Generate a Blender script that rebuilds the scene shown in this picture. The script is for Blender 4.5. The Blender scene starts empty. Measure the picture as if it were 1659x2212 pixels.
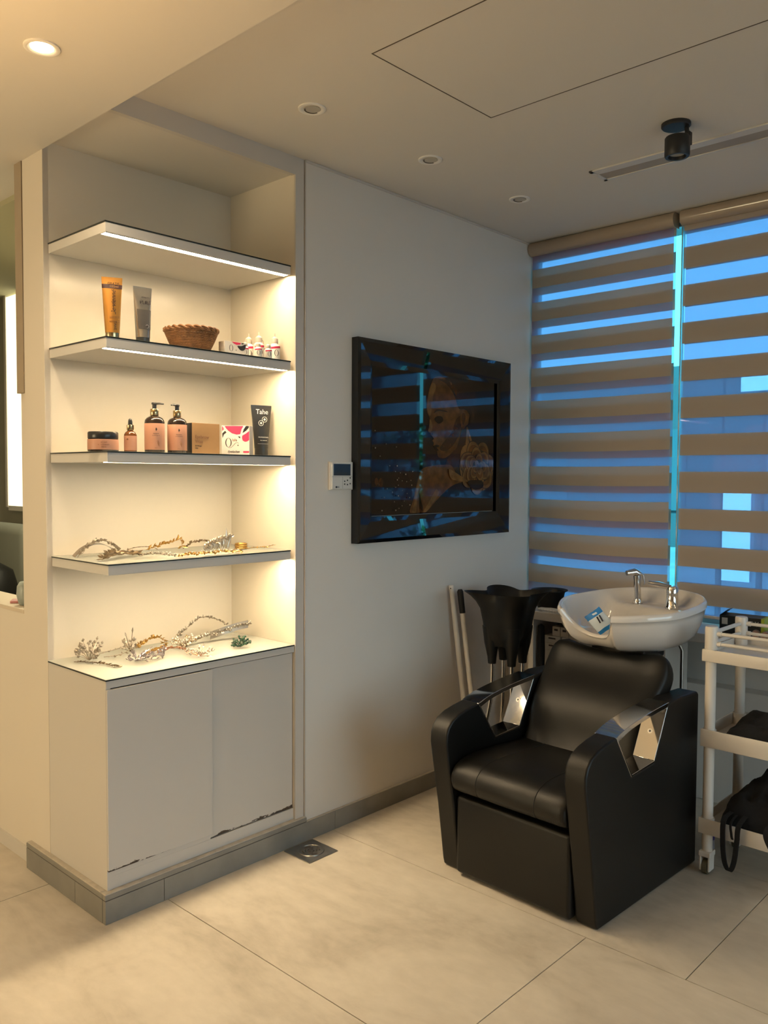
import bpy, bmesh, math, random
from mathutils import Vector, Matrix, noise
random.seed(7)
SC = bpy.context.scene
COL = SC.collection
PI = math.pi

# ------------------------------------------------------------------ materials
M = {}
def mat(name, col, rough=.5, metal=0., spec=.5, ior=1.5, coat=0., trans=0., emit=None, estr=0., bump=0., bscale=200., vary=0., vscale=4., alpha=1.):
    m = bpy.data.materials.new(name); m.use_nodes = True
    nt = m.node_tree; b = nt.nodes['Principled BSDF']
    b.inputs['Base Color'].default_value = (*col, 1)
    b.inputs['Roughness'].default_value = rough
    b.inputs['Metallic'].default_value = metal
    b.inputs['Specular IOR Level'].default_value = spec
    b.inputs['IOR'].default_value = ior
    b.inputs['Coat Weight'].default_value = coat
    b.inputs['Coat Roughness'].default_value = .06
    b.inputs['Transmission Weight'].default_value = trans
    if emit:
        b.inputs['Emission Color'].default_value = (*emit, 1); b.inputs['Emission Strength'].default_value = estr
    tc = None
    if bump or vary:
        tc = nt.nodes.new('ShaderNodeTexCoord')
    if vary:
        n = nt.nodes.new('ShaderNodeTexNoise'); n.inputs['Scale'].default_value = vscale; n.inputs['Detail'].default_value = 5
        nt.links.new(tc.outputs['Object'], n.inputs['Vector'])
        mr = nt.nodes.new('ShaderNodeMapRange'); mr.inputs['From Min'].default_value = .3; mr.inputs['From Max'].default_value = .7
        mr.inputs['To Min'].default_value = 1 - vary; mr.inputs['To Max'].default_value = 1 + vary * .5
        nt.links.new(n.outputs['Fac'], mr.inputs['Value'])
        mx = nt.nodes.new('ShaderNodeVectorMath'); mx.operation = 'SCALE'; mx.inputs[0].default_value = col
        nt.links.new(mr.outputs['Result'], mx.inputs['Scale'])
        nt.links.new(mx.outputs['Vector'], b.inputs['Base Color'])
    if bump:
        n = nt.nodes.new('ShaderNodeTexNoise'); n.inputs['Scale'].default_value = bscale; n.inputs['Detail'].default_value = 3
        nt.links.new(tc.outputs['Object'], n.inputs['Vector'])
        bp = nt.nodes.new('ShaderNodeBump'); bp.inputs['Strength'].default_value = bump; bp.inputs['Distance'].default_value = .002
        nt.links.new(n.outputs['Fac'], bp.inputs['Height']); nt.links.new(bp.outputs['Normal'], b.inputs['Normal'])
    M[name] = m
    return m

mat('wall_paint', (.74, .70, .65), .55, bump=.05, bscale=120, vary=.03, vscale=2)
mat('ceiling_paint', (.68, .645, .59), .8, bump=.03, bscale=150)
mat('niche_laminate', (.73, .665, .56), .22, spec=.5)
mat('white_laminate', (.60, .565, .525), .35)
mat('column_paint', (.70, .635, .55), .5, bump=.04, bscale=90)
mat('jamb_wood', (.36, .29, .21), .5, vary=.08, vscale=8)
mat('groove_dark', (.05, .04, .035), .8)
mat('grout', (.17, .145, .12), .9)
mat('skirting_tile', (.235, .225, .205), .5, vary=.14, vscale=9)
mat('cement', (.48, .43, .36), .9, bump=.4, bscale=80, vary=.15, vscale=30)
mat('shelf_white', (.62, .60, .575), .3)
mat('glass_edge', (.015, .02, .02), .1)
mat('glass_top', (.62, .64, .58), .06, ior=1.6)
mat('led', (1, .8, .5), .5, emit=(1, .77, .47), estr=94)
mat('lamp_glow', (1, .9, .7), .5, emit=(1, .80, .50), estr=22)
mat('lamp_white', (.80, .78, .74), .4)
mat('lamp_off', (.45, .42, .36), .25)
mat('black_metal', (.012, .012, .013), .45)
mat('black_plastic', (.0045, .0047, .005), .48, spec=.3)
mat('leather', (.0060, .0054, .0048), .42, spec=.34, bump=.18, bscale=420, vary=.15, vscale=6)
mat('seam', (.004, .004, .004), .7)
mat('chrome', (.74, .72, .70), .07, metal=1)
mat('steel', (.45, .43, .40), .28, metal=1, vary=.15, vscale=20)
mat('ceramic', (.70, .665, .635), .09, spec=.6, coat=.5)
mat('cloth_black', (.008, .008, .009), .95, bump=.8, bscale=150)
mat('navy', (.012, .014, .035), .5)
mat('paper', (.72, .73, .75), .7)
mat('trolley_plastic', (.70, .655, .60), .35)
mat('rubber', (.10, .085, .05), .6)
mat('pole_white', (.72, .68, .62), .35)
mat('grip', (.010, .010, .012), .6)
mat('intercom_white', (.66, .645, .61), .4)
mat('screen', (.03, .05, .075), .08)
mat('button_dark', (.03, .03, .035), .5)
P_ = dict(rough=.025, ior=1.62, vary=.45, vscale=26)
mat('print_ground', (.0075, .0042, .0030), .025, ior=1.62)
mat('print_glow', (.018, .0075, .0040), **P_)
mat('gold_skin', (.115, .046, .012), **P_)
mat('gold_light', (.19, .092, .028), **P_)
mat('gold_deep', (.052, .019, .006), **P_)
mat('hair_brown', (.024, .010, .005), **P_)
mat('print_dark', (.009, .005, .0035), .025, ior=1.62)
mat('sparkle', (.34, .27, .19), .1)
mat('frame_glass', (.0035, .0045, .0065), .02, ior=1.75)
mat('frame_side', (.006, .006, .007), .3)
mat('gold_tube', (.60, .30, .075), .28, metal=.75)
mat('tube_band', (.055, .022, .022), .4)
mat('ink', (.03, .02, .02), .6)
mat('ink_brown', (.22, .10, .05), .6)
mat('silver_tube', (.42, .40, .38), .22, metal=.9)
mat('grey_tube', (.10, .095, .095), .25, metal=.4)
mat('charcoal', (.022, .023, .025), .3)
mat('white_ink', (.75, .74, .70), .5)
mat('wicker', (.20, .085, .028), .6, vary=.35, vscale=60)
mat('carton_white', (.80, .74, .68), .5)
mat('carton_grey', (.38, .36, .36), .5)
mat('carton_tan', (.40, .225, .095), .5, vary=.08, vscale=14)
mat('pink', (.72, .035, .115), .5)
mat('blush', (.52, .265, .175), .45)
mat('bottle_dark', (.022, .013, .010), .12)
mat('amber', (.16, .055, .016), .12)
mat('gold_metal', (.62, .47, .25), .2, metal=1)
mat('bottle_white', (.82, .78, .72), .35)
mat('nozzle', (.72, .62, .53), .4)
mat('hair_silver', (.46, .40, .33), .30, metal=.8)
mat('hair_gold', (.56, .33, .095), .28, metal=.85)
mat('hair_bronze', (.20, .145, .09), .35, metal=.6)
mat('hair_rose', (.52, .27, .17), .3, metal=.7)
mat('hair_lilac', (.42, .37, .38), .3, metal=.6)
mat('pearl', (.82, .76, .66), .15, coat=.5)
mat('emerald', (.010, .055, .025), .15, coat=.6)
mat('packet_white', (.62, .72, .82), .3)
mat('packet_blue', (.02, .20, .55), .3)
mat('box_black', (.010, .013, .014), .35)
mat('lime', (.35, .42, .03), .5)
mat('foil', (.40, .30, .26), .3, metal=.6)
mat('orange', (.45, .13, .06), .5)
mat('carton_aged', (.48, .44, .39), .7)
mat('blue_cap', (.04, .03, .20), .4)
mat('bottle_clear', (.30, .29, .33), .3)
mat('valance', (.36, .285, .215), .16, coat=.4)
mat('rail_grey', (.50, .48, .46), .4)
mat('frame_alu', (.42, .60, .66), .3, metal=.3)
mat('slot_metal', (.62, .60, .56), .4)
mat('slot_inside', (.36, .32, .27), .6)
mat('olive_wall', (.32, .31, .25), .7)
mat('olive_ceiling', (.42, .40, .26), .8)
mat('panel_glow', (1, 1, .85), .5, emit=(1, .90, .58), estr=1.7)
mat('armchair_cloth', (.26, .27, .23), .8)
mat('teal_vase', (.30, .34, .32), .4)
mat('phone_pink', (.50, .22, .22), .3)
mat('sill_cream', (.62, .53, .42), .4)
mat('cabinet_dark', (.05, .045, .04), .6)
mat('ground_out', (.13, .135, .135), .9, vary=.2, vscale=1)
mat('facade', (.035, .045, .05), .6, vary=.2, vscale=.6)
mat('facade_glass', (.04, .06, .07), .1)
mat('sun_white', (.95, .95, .93), .6)
mat('tree_leaf', (.05, .13, .025), .7, vary=.5, vscale=5)
mat('bark', (.08, .05, .03), .9)
mat('mirror_line', (.10, .08, .06), .7)

def floor_mat():
    m = bpy.data.materials.new('floor_tile'); m.use_nodes = True; nt = m.node_tree; b = nt.nodes['Principled BSDF']
    tc = nt.nodes.new('ShaderNodeTexCoord')
    n1 = nt.nodes.new('ShaderNodeTexNoise'); n1.inputs['Scale'].default_value = 2.6; n1.inputs['Detail'].default_value = 7; n1.inputs['Roughness'].default_value = .62; n1.inputs['Distortion'].default_value = .6
    n2 = nt.nodes.new('ShaderNodeTexNoise'); n2.inputs['Scale'].default_value = 18; n2.inputs['Detail'].default_value = 6
    mp = nt.nodes.new('ShaderNodeMapping'); mp.inputs['Scale'].default_value = (1.4, .7, 1)
    nt.links.new(tc.outputs['Object'], mp.inputs['Vector'])
    nt.links.new(mp.outputs['Vector'], n1.inputs['Vector']); nt.links.new(mp.outputs['Vector'], n2.inputs['Vector'])
    r = nt.nodes.new('ShaderNodeValToRGB')
    r.color_ramp.elements[0].position = .32; r.color_ramp.elements[0].color = (.385, .34, .275, 1)
    r.color_ramp.elements[1].position = .66; r.color_ramp.elements[1].color = (.61, .55, .46, 1)
    e = r.color_ramp.elements.new(.5); e.color = (.53, .475, .395, 1)
    mix = nt.nodes.new('ShaderNodeMath'); mix.operation = 'MULTIPLY_ADD'; mix.inputs[1].default_value = .25; 
    nt.links.new(n2.outputs['Fac'], mix.inputs[0])
    sc = nt.nodes.new('ShaderNodeMath'); sc.operation = 'MULTIPLY'; sc.inputs[1].default_value = .75
    nt.links.new(n1.outputs['Fac'], sc.inputs[0]); nt.links.new(sc.outputs[0], mix.inputs[2])
    nt.links.new(mix.outputs[0], r.inputs['Fac']); nt.links.new(r.outputs['Color'], b.inputs['Base Color'])
    b.inputs['Roughness'].default_value = .36; b.inputs['Specular IOR Level'].default_value = .32
    M['floor_tile'] = m
floor_mat()

def door_mat(name, z0, seed, x0, x1):
    """white laminate whose bottom edge is chipped to the dark board, with a few specks"""
    m = bpy.data.materials.new(name); m.use_nodes = True; nt = m.node_tree; b = nt.nodes['Principled BSDF']
    N = nt.nodes.new; Lk = nt.links.new
    tc = N('ShaderNodeTexCoord'); sp = N('ShaderNodeSeparateXYZ'); Lk(tc.outputs['Object'], sp.inputs[0])
    mp = N('ShaderNodeMapping'); mp.inputs['Location'].default_value = (seed, 0, 0); mp.inputs['Scale'].default_value = (9, 1, 30); Lk(tc.outputs['Object'], mp.inputs['Vector'])
    n = N('ShaderNodeTexNoise'); n.inputs['Scale'].default_value = 1.7; n.inputs['Detail'].default_value = 6; n.inputs['Roughness'].default_value = .7; Lk(mp.outputs['Vector'], n.inputs['Vector'])
    h = N('ShaderNodeMath'); h.operation = 'SUBTRACT'; Lk(sp.outputs['Z'], h.inputs[0]); h.inputs[1].default_value = z0
    lim = N('ShaderNodeMapRange'); lim.inputs['From Min'].default_value = .44; lim.inputs['From Max'].default_value = .75; lim.inputs['To Min'].default_value = 0; lim.inputs['To Max'].default_value = .020
    Lk(n.outputs['Fac'], lim.inputs['Value'])
    xr = N('ShaderNodeMapRange'); xr.inputs['From Min'].default_value = x0; xr.inputs['From Max'].default_value = x1; Lk(sp.outputs['X'], xr.inputs['Value'])
    mu = N('ShaderNodeMath'); mu.operation = 'MULTIPLY'; Lk(lim.outputs['Result'], mu.inputs[0]); Lk(xr.outputs['Result'], mu.inputs[1])
    lt = N('ShaderNodeMath'); lt.operation = 'LESS_THAN'; Lk(h.outputs[0], lt.inputs[0]); Lk(mu.outputs[0], lt.inputs[1])
    mx = N('ShaderNodeMix'); mx.data_type = 'RGBA'; mx.inputs['A'].default_value = (.59, .555, .515, 1); mx.inputs['B'].default_value = (.045, .03, .022, 1)
    Lk(lt.outputs[0], mx.inputs['Factor']); Lk(mx.outputs['Result'], b.inputs['Base Color']); b.inputs['Roughness'].default_value = .38
    M[name] = m
door_mat('door_left', .167, 3.1, 1.62, 1.44)
door_mat('door_right', .148, 7.7, 1.70, 1.85)

def fabric(name, tcol, dcol, ft, transl=.5):
    m = bpy.data.materials.new(name); m.use_nodes = True; nt = m.node_tree; nt.nodes.clear()
    o = nt.nodes.new('ShaderNodeOutputMaterial'); t = nt.nodes.new('ShaderNodeBsdfTransparent'); t.inputs[0].default_value = (*tcol, 1)
    d = nt.nodes.new('ShaderNodeBsdfDiffuse'); d.inputs[0].default_value = (*dcol, 1)
    l = nt.nodes.new('ShaderNodeBsdfTranslucent'); l.inputs[0].default_value = (*dcol, 1)
    m1 = nt.nodes.new('ShaderNodeMixShader'); m1.inputs[0].default_value = transl
    m2 = nt.nodes.new('ShaderNodeMixShader'); m2.inputs[0].default_value = ft
    nt.links.new(d.outputs[0], m1.inputs[1]); nt.links.new(l.outputs[0], m1.inputs[2])
    nt.links.new(m1.outputs[0], m2.inputs[1]); nt.links.new(t.outputs[0], m2.inputs[2]); nt.links.new(m2.outputs[0], o.inputs[0])
    M[name] = m
fabric('blind_solid', (.8, .8, .8), (.50, .40, .315), .02, .30)
fabric('blind_sheer', (.92, .68, .84), (.74, .56, .70), .55, .85)
def glassmat(name, tint):
    m = bpy.data.materials.new(name); m.use_nodes = True; nt = m.node_tree; nt.nodes.clear()
    o = nt.nodes.new('ShaderNodeOutputMaterial'); t = nt.nodes.new('ShaderNodeBsdfTransparent'); t.inputs[0].default_value = (*tint, 1)
    g = nt.nodes.new('ShaderNodeBsdfGlossy'); g.inputs['Roughness'].default_value = .02; g.inputs[0].default_value = (.8, .9, .9, 1)
    f = nt.nodes.new('ShaderNodeFresnel'); f.inputs[0].default_value = 1.45; mx = nt.nodes.new('ShaderNodeMixShader')
    nt.links.new(f.outputs[0], mx.inputs[0]); nt.links.new(t.outputs[0], mx.inputs[1]); nt.links.new(g.outputs[0], mx.inputs[2]); nt.links.new(mx.outputs[0], o.inputs[0])
    M[name] = m
glassmat('tinted_glass', (.31, .80, .90)); glassmat('clear_glass', (.88, .92, .92))

# ------------------------------------------------------------------ builders
def catmull(P, n=8, closed=False):
    P = [Vector(p) for p in P]; N = len(P); out = []
    rng = range(N if closed else N - 1)
    for i in rng:
        if closed: a, b, c, d = P[(i - 1) % N], P[i], P[(i + 1) % N], P[(i + 2) % N]
        else: a, b, c, d = P[max(i - 1, 0)], P[i], P[i + 1], P[min(i + 2, N - 1)]
        for k in range(n):
            t = k / n
            out.append(.5 * ((2 * b) + (c - a) * t + (2 * a - 5 * b + 4 * c - d) * t * t + (3 * b - a - 3 * c + d) * t ** 3))
    if not closed: out.append(P[-1].copy())
    return out

class B:
    def __init__(s): s.bm = bmesh.new(); s.mats = []; s.cur = 0
    def m(s, name):
        if name not in s.mats: s.mats.append(name)
        s.cur = s.mats.index(name); return s
    def face(s, vs):
        try: f = s.bm.faces.new(vs)
        except ValueError: return None
        f.material_index = s.cur; return f
    def v(s, p): return s.bm.verts.new(p)
    def box(s, x0, x1, y0, y1, z0, z1, bev=0., seg=2, rot=None):
        c = Vector(((x0 + x1) / 2, (y0 + y1) / 2, (z0 + z1) / 2))
        r = bmesh.ops.create_cube(s.bm, size=1); vs = r['verts']
        for q in vs: q.co = Vector((q.co.x * (x1 - x0), q.co.y * (y1 - y0), q.co.z * (z1 - z0)))
        fs = set(f for q in vs for f in q.link_faces)
        for f in fs: f.material_index = s.cur
        if bev:
            es = list(set(e for q in vs for e in q.link_edges))
            g = bmesh.ops.bevel(s.bm, geom=vs + es, offset=bev, segments=seg, affect='EDGES', profile=.5)
            for f in g['faces']: f.material_index = s.cur
            vs = list(set(q for f in g['faces'] for q in f.verts) | set(q for q in vs if q.is_valid))
        for q in vs:
            if rot: q.co = rot @ q.co
            q.co += c
        return s
    def rings(s, R, cap0=True, cap1=True, closed=True):
        L = [[s.v(p) for p in ring] for ring in R]
        for a, b in zip(L, L[1:]):
            n = len(a)
            for i in range(n if closed else n - 1):
                j = (i + 1) % n
                s.face((a[i], a[j], b[j], b[i]))
        if cap0 and len(L[0]) > 2: s.face(list(reversed(L[0])))
        if cap1 and len(L[-1]) > 2: s.face(L[-1])
        return s
    def tube(s, P, r, seg=8, cap=True):
        P = [Vector(p) for p in P]; n = len(P)
        if not isinstance(r, (list, tuple)): r = [r] * n
        R = []; up = None
        for i in range(n):
            d = (P[min(i + 1, n - 1)] - P[max(i - 1, 0)]).normalized()
            if up is None:
                a = Vector((0, 0, 1)) if abs(d.z) < .9 else Vector((1, 0, 0))
                up = (a - d * a.dot(d)).normalized()
            else:
                up = up - d * up.dot(d); up = up.normalized() if up.length > 1e-6 else d.orthogonal().normalized()
            w = d.cross(up)
            R.append([P[i] + (up * math.cos(2 * PI * k / seg) + w * math.sin(2 * PI * k / seg)) * r[i] for k in range(seg)])
        return s.rings(R, cap, cap)
    def lathe(s, prof, seg=24, c=(0, 0, 0), sx=1., sy=1., cap=True):
        R = [[(c[0] + r * sx * math.cos(2 * PI * k / seg), c[1] + r * sy * math.sin(2 * PI * k / seg), c[2] + z) for k in range(seg)] for r, z in prof]
        return s.rings(R, cap, cap)
    def disc(s, c, r, axis='z', seg=24, h=.001):
        c = Vector(c); d = {'x': Vector((1, 0, 0)), 'y': Vector((0, 1, 0)), 'z': Vector((0, 0, 1))}[axis] if isinstance(axis, str) else Vector(axis)
        return s.tube([c - d * h / 2, c + d * h / 2], r, seg)
    def prism(s, poly, fa, d0, d1):
        """poly in 2D, fa(u, w, d) -> 3D, extruded from d0 to d1"""
        return s.rings([[fa(u, w, d0) for u, w in poly], [fa(u, w, d1) for u, w in poly]])
    def flat(s, pts):
        s.face([s.v(p) for p in pts]); return s
    def ball(s, c, r, u=8, v=5, sc=(1, 1, 1)):
        c = Vector(c); R = []
        top = s.v(c + Vector((0, 0, r * sc[2]))); bot = s.v(c - Vector((0, 0, r * sc[2]))); L = []
        for i in range(1, v):
            t = PI * i / v
            L.append([s.v(c + Vector((math.sin(t) * math.cos(2 * PI * k / u) * r * sc[0], math.sin(t) * math.sin(2 * PI * k / u) * r * sc[1], math.cos(t) * r * sc[2]))) for k in range(u)])
        for k in range(u):
            j = (k + 1) % u
            s.face((top, L[0][k], L[0][j])); s.face((L[-1][k], bot, L[-1][j]))
            for a, b in zip(L, L[1:]): s.face((a[k], b[k], b[j], a[j]))
        return s
    def leaf(s, p, d, nrm, ln, w, th=.25):
        p = Vector(p); d = Vector(d).normalized(); nrm = Vector(nrm); nrm = (nrm - d * nrm.dot(d))
        nrm = nrm.normalized() if nrm.length > 1e-5 else d.orthogonal().normalized(); side = d.cross(nrm)
        b = s.v(p); t = s.v(p + d * ln); m_ = p + d * ln * .5
        l = s.v(m_ + side * w); r = s.v(m_ - side * w); u = s.v(m_ + nrm * w * th); dn = s.v(m_ - nrm * w * th)
        for a, c in ((l, u), (u, r), (r, dn), (dn, l)): s.face((b, c, a)); s.face((t, a, c))
        return s
    def out(s, name, parent=None, smooth=None, loc=None, bevel=None, kind=None, recalc=True):
        if recalc: bmesh.ops.recalc_face_normals(s.bm, faces=s.bm.faces)
        me = bpy.data.meshes.new(name); s.bm.to_mesh(me); s.bm.free()
        for n in s.mats: me.materials.append(M[n])
        o = bpy.data.objects.new(name, me); COL.objects.link(o)
        if smooth is not None:
            for p in me.polygons: p.use_smooth = True
            if smooth < 180:
                bm = bmesh.new(); bm.from_mesh(me)
                for e in bm.edges:
                    if len(e.link_faces) == 2 and e.calc_face_angle(0) > math.radians(smooth): e.smooth = False
                bm.to_mesh(me); bm.free()
        if bevel:
            md = o.modifiers.new('bevel', 'BEVEL'); md.width = bevel; md.segments = 3; md.limit_method = 'ANGLE'; md.angle_limit = math.radians(40)
        if parent: o.parent = parent
        if loc: o.location = loc
        if kind: o['kind'] = kind
        return o

def thing(name, label, cat, loc=(0, 0, 0), rz=0., group=None):
    o = bpy.data.objects.new(name, None); COL.objects.link(o); o.location = loc; o.rotation_euler = (0, 0, rz)
    o.empty_display_size = .05
    return tag(o, label, cat, group)
def tag(o, label, cat, group=None):
    o['label'] = label; o['category'] = cat
    if group: o['group'] = group
    return o
def copy_tree(o, parent=None):
    c = o.copy(); COL.objects.link(c)
    if parent: c.parent = parent
    for ch in list(o.children): copy_tree(ch, c)
    return c
def structure(b, name, smooth=None, bevel=None): return b.out(name, smooth=smooth, bevel=bevel, kind='structure')

def text(body, size, org, xd, yd, mname, parent, name='lettering', align='CENTER', depth=.0004, shear=0., sx=1.):
    cu = bpy.data.curves.new(name, 'FONT'); cu.body = body; cu.size = size; cu.align_x = align; cu.align_y = 'CENTER'; cu.extrude = depth; cu.shear = shear
    o = bpy.data.objects.new(name, cu); COL.objects.link(o)
    me = bpy.data.meshes.new_from_object(o.evaluated_get(bpy.context.evaluated_depsgraph_get()))
    COL.objects.unlink(o); bpy.data.objects.remove(o); bpy.data.curves.remove(cu)
    x = Vector(xd).normalized(); y = Vector(yd).normalized(); z = x.cross(y)
    mt = Matrix((x * sx, y, z)).transposed().to_4x4(); mt.translation = Vector(org)
    me.transform(mt); me.materials.clear(); me.materials.append(M[mname])
    n = bpy.data.objects.new(name, me); COL.objects.link(n); n.parent = parent
    return n
FX, FZ = (1, 0, 0), (0, 0, 1)

# ------------------------------------------------------------------ layout constants (metres; camera stands at x=0, y=0)
YA = 2.522            # long wall with the picture
XW = 3.87             # window wall
X0 = 1.373            # left end plane of the display niche
ZC, ZL = 2.737, 2.642 # main ceiling, lowered ceiling
YN = 2.945            # back of the niche

# ------------------------------------------------------------------ setting
b = B().m('grout'); b.box(-2.6, 4.1, -3.0, 6.1, -.08, -.0035)
b.m('floor_tile')
def tile(x0, x1, y0, y1):
    g = .0016; x0, x1, y0, y1 = max(x0, -2.6), min(x1, 4.1), max(y0, -3.0), min(y1, 6.1)
    if x1 - x0 > .01 and y1 - y0 > .01: b.box(x0 + g, x1 - g, y0 + g, y1 - g, -.010, 0)
for i in range(-4, 4):
    xa = 1.59 + .796 * i; ph = 1.32 if i < 1 else .99
    if i == 2: ph = .39
    for j in range(-4, 5): tile(xa, xa + .796, ph + 1.6 * (j - 1), ph + 1.6 * j)
structure(b, 'floor')

b = B().m('ceiling_paint'); b.box(X0, 3.96, -3.0, 2.75, ZC, ZC + .15)
structure(b, 'ceiling')
b = B().m('ceiling_paint'); b.box(-2.6, X0, -3.0, 6.1, ZL, ZC + .15); b.box(X0 - .001, X0 + .16, 3.06, 6.1, ZL + .001, ZC + .14)
structure(b, 'ceiling_lowered')
# hatch seams in the main ceiling: thin shadow gaps, open towards the far side
b = B().m('mirror_line')
b.box(1.815, 1.818, -.2, 1.752, ZC - .0015, ZC + .001); b.box(2.412, 2.415, -.2, 1.752, ZC - .0012, ZC + .001); b.box(1.815, 2.415, 1.750, 1.753, ZC - .0012, ZC + .001)
structure(b, 'trim_1')

b = B().m('wall_paint'); b.box(2.240, 3.925, YA, 2.75, 0, ZC)
b.m('white_laminate'); b.box(2.24, 3.89, YA - .006, YA + .01, ZC - .010, ZC, .002)
structure(b, 'wall_back')
b = B().m('niche_laminate'); b.box(X0, 2.19, YN, 3.06, 0, 2.70)
b.m('column_paint'); b.box(X0 - .0015, X0 + .02, YN, 3.108, .0, ZL + .01)
structure(b, 'wall_niche')
b = B().m('niche_laminate'); b.box(2.19, 2.2335, 2.530, YN + .1, 0, 2.70); b.m('white_laminate'); b.box(2.19, 2.2335, 2.524, 2.531, 0, ZC)
structure(b, 'trim_2')
b = B().m('groove_dark'); b.box(2.2325, 2.2405, 2.529, 2.60, 0, ZC)
b.m('white_laminate'); b.box(2.2365, 2.2415, 2.519, 2.54, .08, ZC)
structure(b, 'trim_3')
b = B().m('white_laminate'); b.box(X0 + .001, 2.19, 2.524, 2.546, 2.668, ZC)
b.m('ceiling_paint'); b.box(X0 + .001, 2.20, 2.545, 3.06, 2.672, 2.75)
structure(b, 'trim_4')
# left wall with a pass-through opening
b = B().m('column_paint')
b.box(X0 + .010, X0 + .15, 3.108, 3.166, 0, ZL + .02); b.box(X0 + .010, X0 + .15, 3.166, 6.1, 0, .962); b.box(X0 + .010, X0 + .15, 4.4, 6.1, .962, ZL + .02)
b.m('mirror_line'); b.box(X0 + .004, X0 + .0112, 3.1075, 3.1095, .25, 1.45)
structure(b, 'wall_left')
b = B().m('jamb_wood'); b.box(X0 - .004, X0 + .150, 3.112, 3.170, 1.794, ZL)
structure(b, 'trim_5')
b = B().m('sill_cream'); b.box(X0 + .008, X0 + .16, 3.166, 4.4, .958, .974, .002)
structure(b, 'sill_opening')
b = B().m('white_laminate'); b.box(X0 + .002, X0 + .012, 3.11, 6.1, 0, .055)
structure(b, 'baseboard_left')
# room beyond the opening
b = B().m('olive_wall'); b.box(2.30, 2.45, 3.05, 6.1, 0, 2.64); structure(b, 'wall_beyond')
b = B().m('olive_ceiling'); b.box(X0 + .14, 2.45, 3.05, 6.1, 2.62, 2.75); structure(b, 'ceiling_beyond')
# shell behind the camera
b = B().m('wall_paint'); b.box(-2.7, -2.6, -3.0, 6.1, -.1, 2.9); structure(b, 'wall_west')
b = B().m('wall_paint'); b.box(-2.7, .4, -3.1, -3.0, -.1, 2.9); b.box(3.7, 4.1, -3.1, -3.0, -.1, 2.9); b.box(.4, 3.7, -3.1, -3.0, -.1, .25); b.box(.4, 3.7, -3.1, -3.0, 2.55, 2.9); structure(b, 'wall_front')
b = B().m('frame_alu')
for x in (.4, 1.5, 2.6, 3.66): b.box(x, x + .04, -3.07, -3.03, .25, 2.55)
b.box(.4, 3.7, -3.07, -3.03, .25, .29); b.box(.4, 3.7, -3.07, -3.03, 2.51, 2.55)
w = structure(b, 'fill_window_3')  # unseen glazed front, added as daylight fill for the picture wall
b = B().m('clear_glass'); b.box(.43, 3.67, -3.053, -3.047, .28, 2.52); b.out('window_pane', parent=w)
b = B().m('wall_paint'); b.box(-2.7, 2.5, 6.1, 6.2, -.1, 2.9); structure(b, 'wall_north')
# window wall: low wall, solid part beyond the blinds, lintel
b = B().m('wall_paint'); b.box(XW + .02, 4.1, -3.0, 2.75, -.1, .80); b.box(XW + .06, 4.1, -3.0, -2.8, .80, 2.9); b.box(XW + .06, 4.1, -.3, .10, .80, 2.9); b.box(XW + .02, 4.1, -3.0, 2.75, 2.70, 2.9)
structure(b, 'wall_right')
b = B().m('wall_paint'); b.box(3.80, XW + .07, -1.0, 2.52, 0, .535, .004); structure(b, 'trim_6')
b = B().m('frame_alu')
b.box(3.905, 3.935, 1.7085, 1.7145, .80, 2.70); b.box(3.895, 3.930, .10, .14, .80, 2.70); b.box(3.895, 3.930, 2.50, 2.54, .80, 2.70)
b.box(3.895, 3.930, .10, 2.54, .80, .83); b.box(3.895, 3.930, .10, 2.54, 2.68, 2.71)
w = structure(b, 'window_1')
b = B().m('tinted_glass'); b.box(3.910, 3.914, .13, 2.51, .82, 2.69); b.out('window_pane', parent=w)
b = B().m('frame_alu')
for y in (-2.8, -1.55, -.34): b.box(3.985, 4.03, y, y + .04, .80, 2.70)
b.box(3.985, 4.03, -2.8, -.3, .80, .83); b.box(3.985, 4.03, -2.8, -.3, 2.68, 2.71)
w = structure(b, 'fill_window_2')  # unseen window without blinds, added to let more daylight into the room
b = B().m('clear_glass'); b.box(4.004, 4.010, -2.78, -.32, .82, 2.69); b.out('window_pane', parent=w)
# skirting tiles
b = B().m('skirting_tile')
def skirt_x(x0, x1, y0, y1): b.box(x0 + .0008, x1 - .0008, y0, y1, 0, .079, .0015)
for x0, x1 in ((1.352, 1.575), (1.575, 2.400)): skirt_x(x0, x1, 2.510, 2.530)
for x0, x1 in ((2.400, 3.2), (3.2, 3.80)): skirt_x(x0, x1, 2.510, YA + .002)
for y0, y1 in ((2.5305, 2.72), (2.72, 3.105)): b.box(1.352, 1.371, y0 + .0008, y1 - .0008, 0, .079, .0015)
b.m('groove_dark'); b.box(1.3535, 2.24, 2.5115, 2.5295, .078, .082); b.box(1.3535, 1.37, 2.531, 3.10, .078, .082)
b.m('skirting_tile'); b.box(1.352, 2.24, 2.510, 2.530, .081, .098, .002); b.box(1.352, 1.372, 2.5305, 3.104, .081, .098, .002)
b.m('cement'); b.box(1.354, 2.24, 2.512, 2.545, .094, .101, .002); b.box(1.354, 1.385, 2.5455, 3.103, .094, .101, .002); b.box(2.24, 3.80, 2.512, 2.524, .075, .081, .001)
structure(b, 'baseboard_back')

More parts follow.
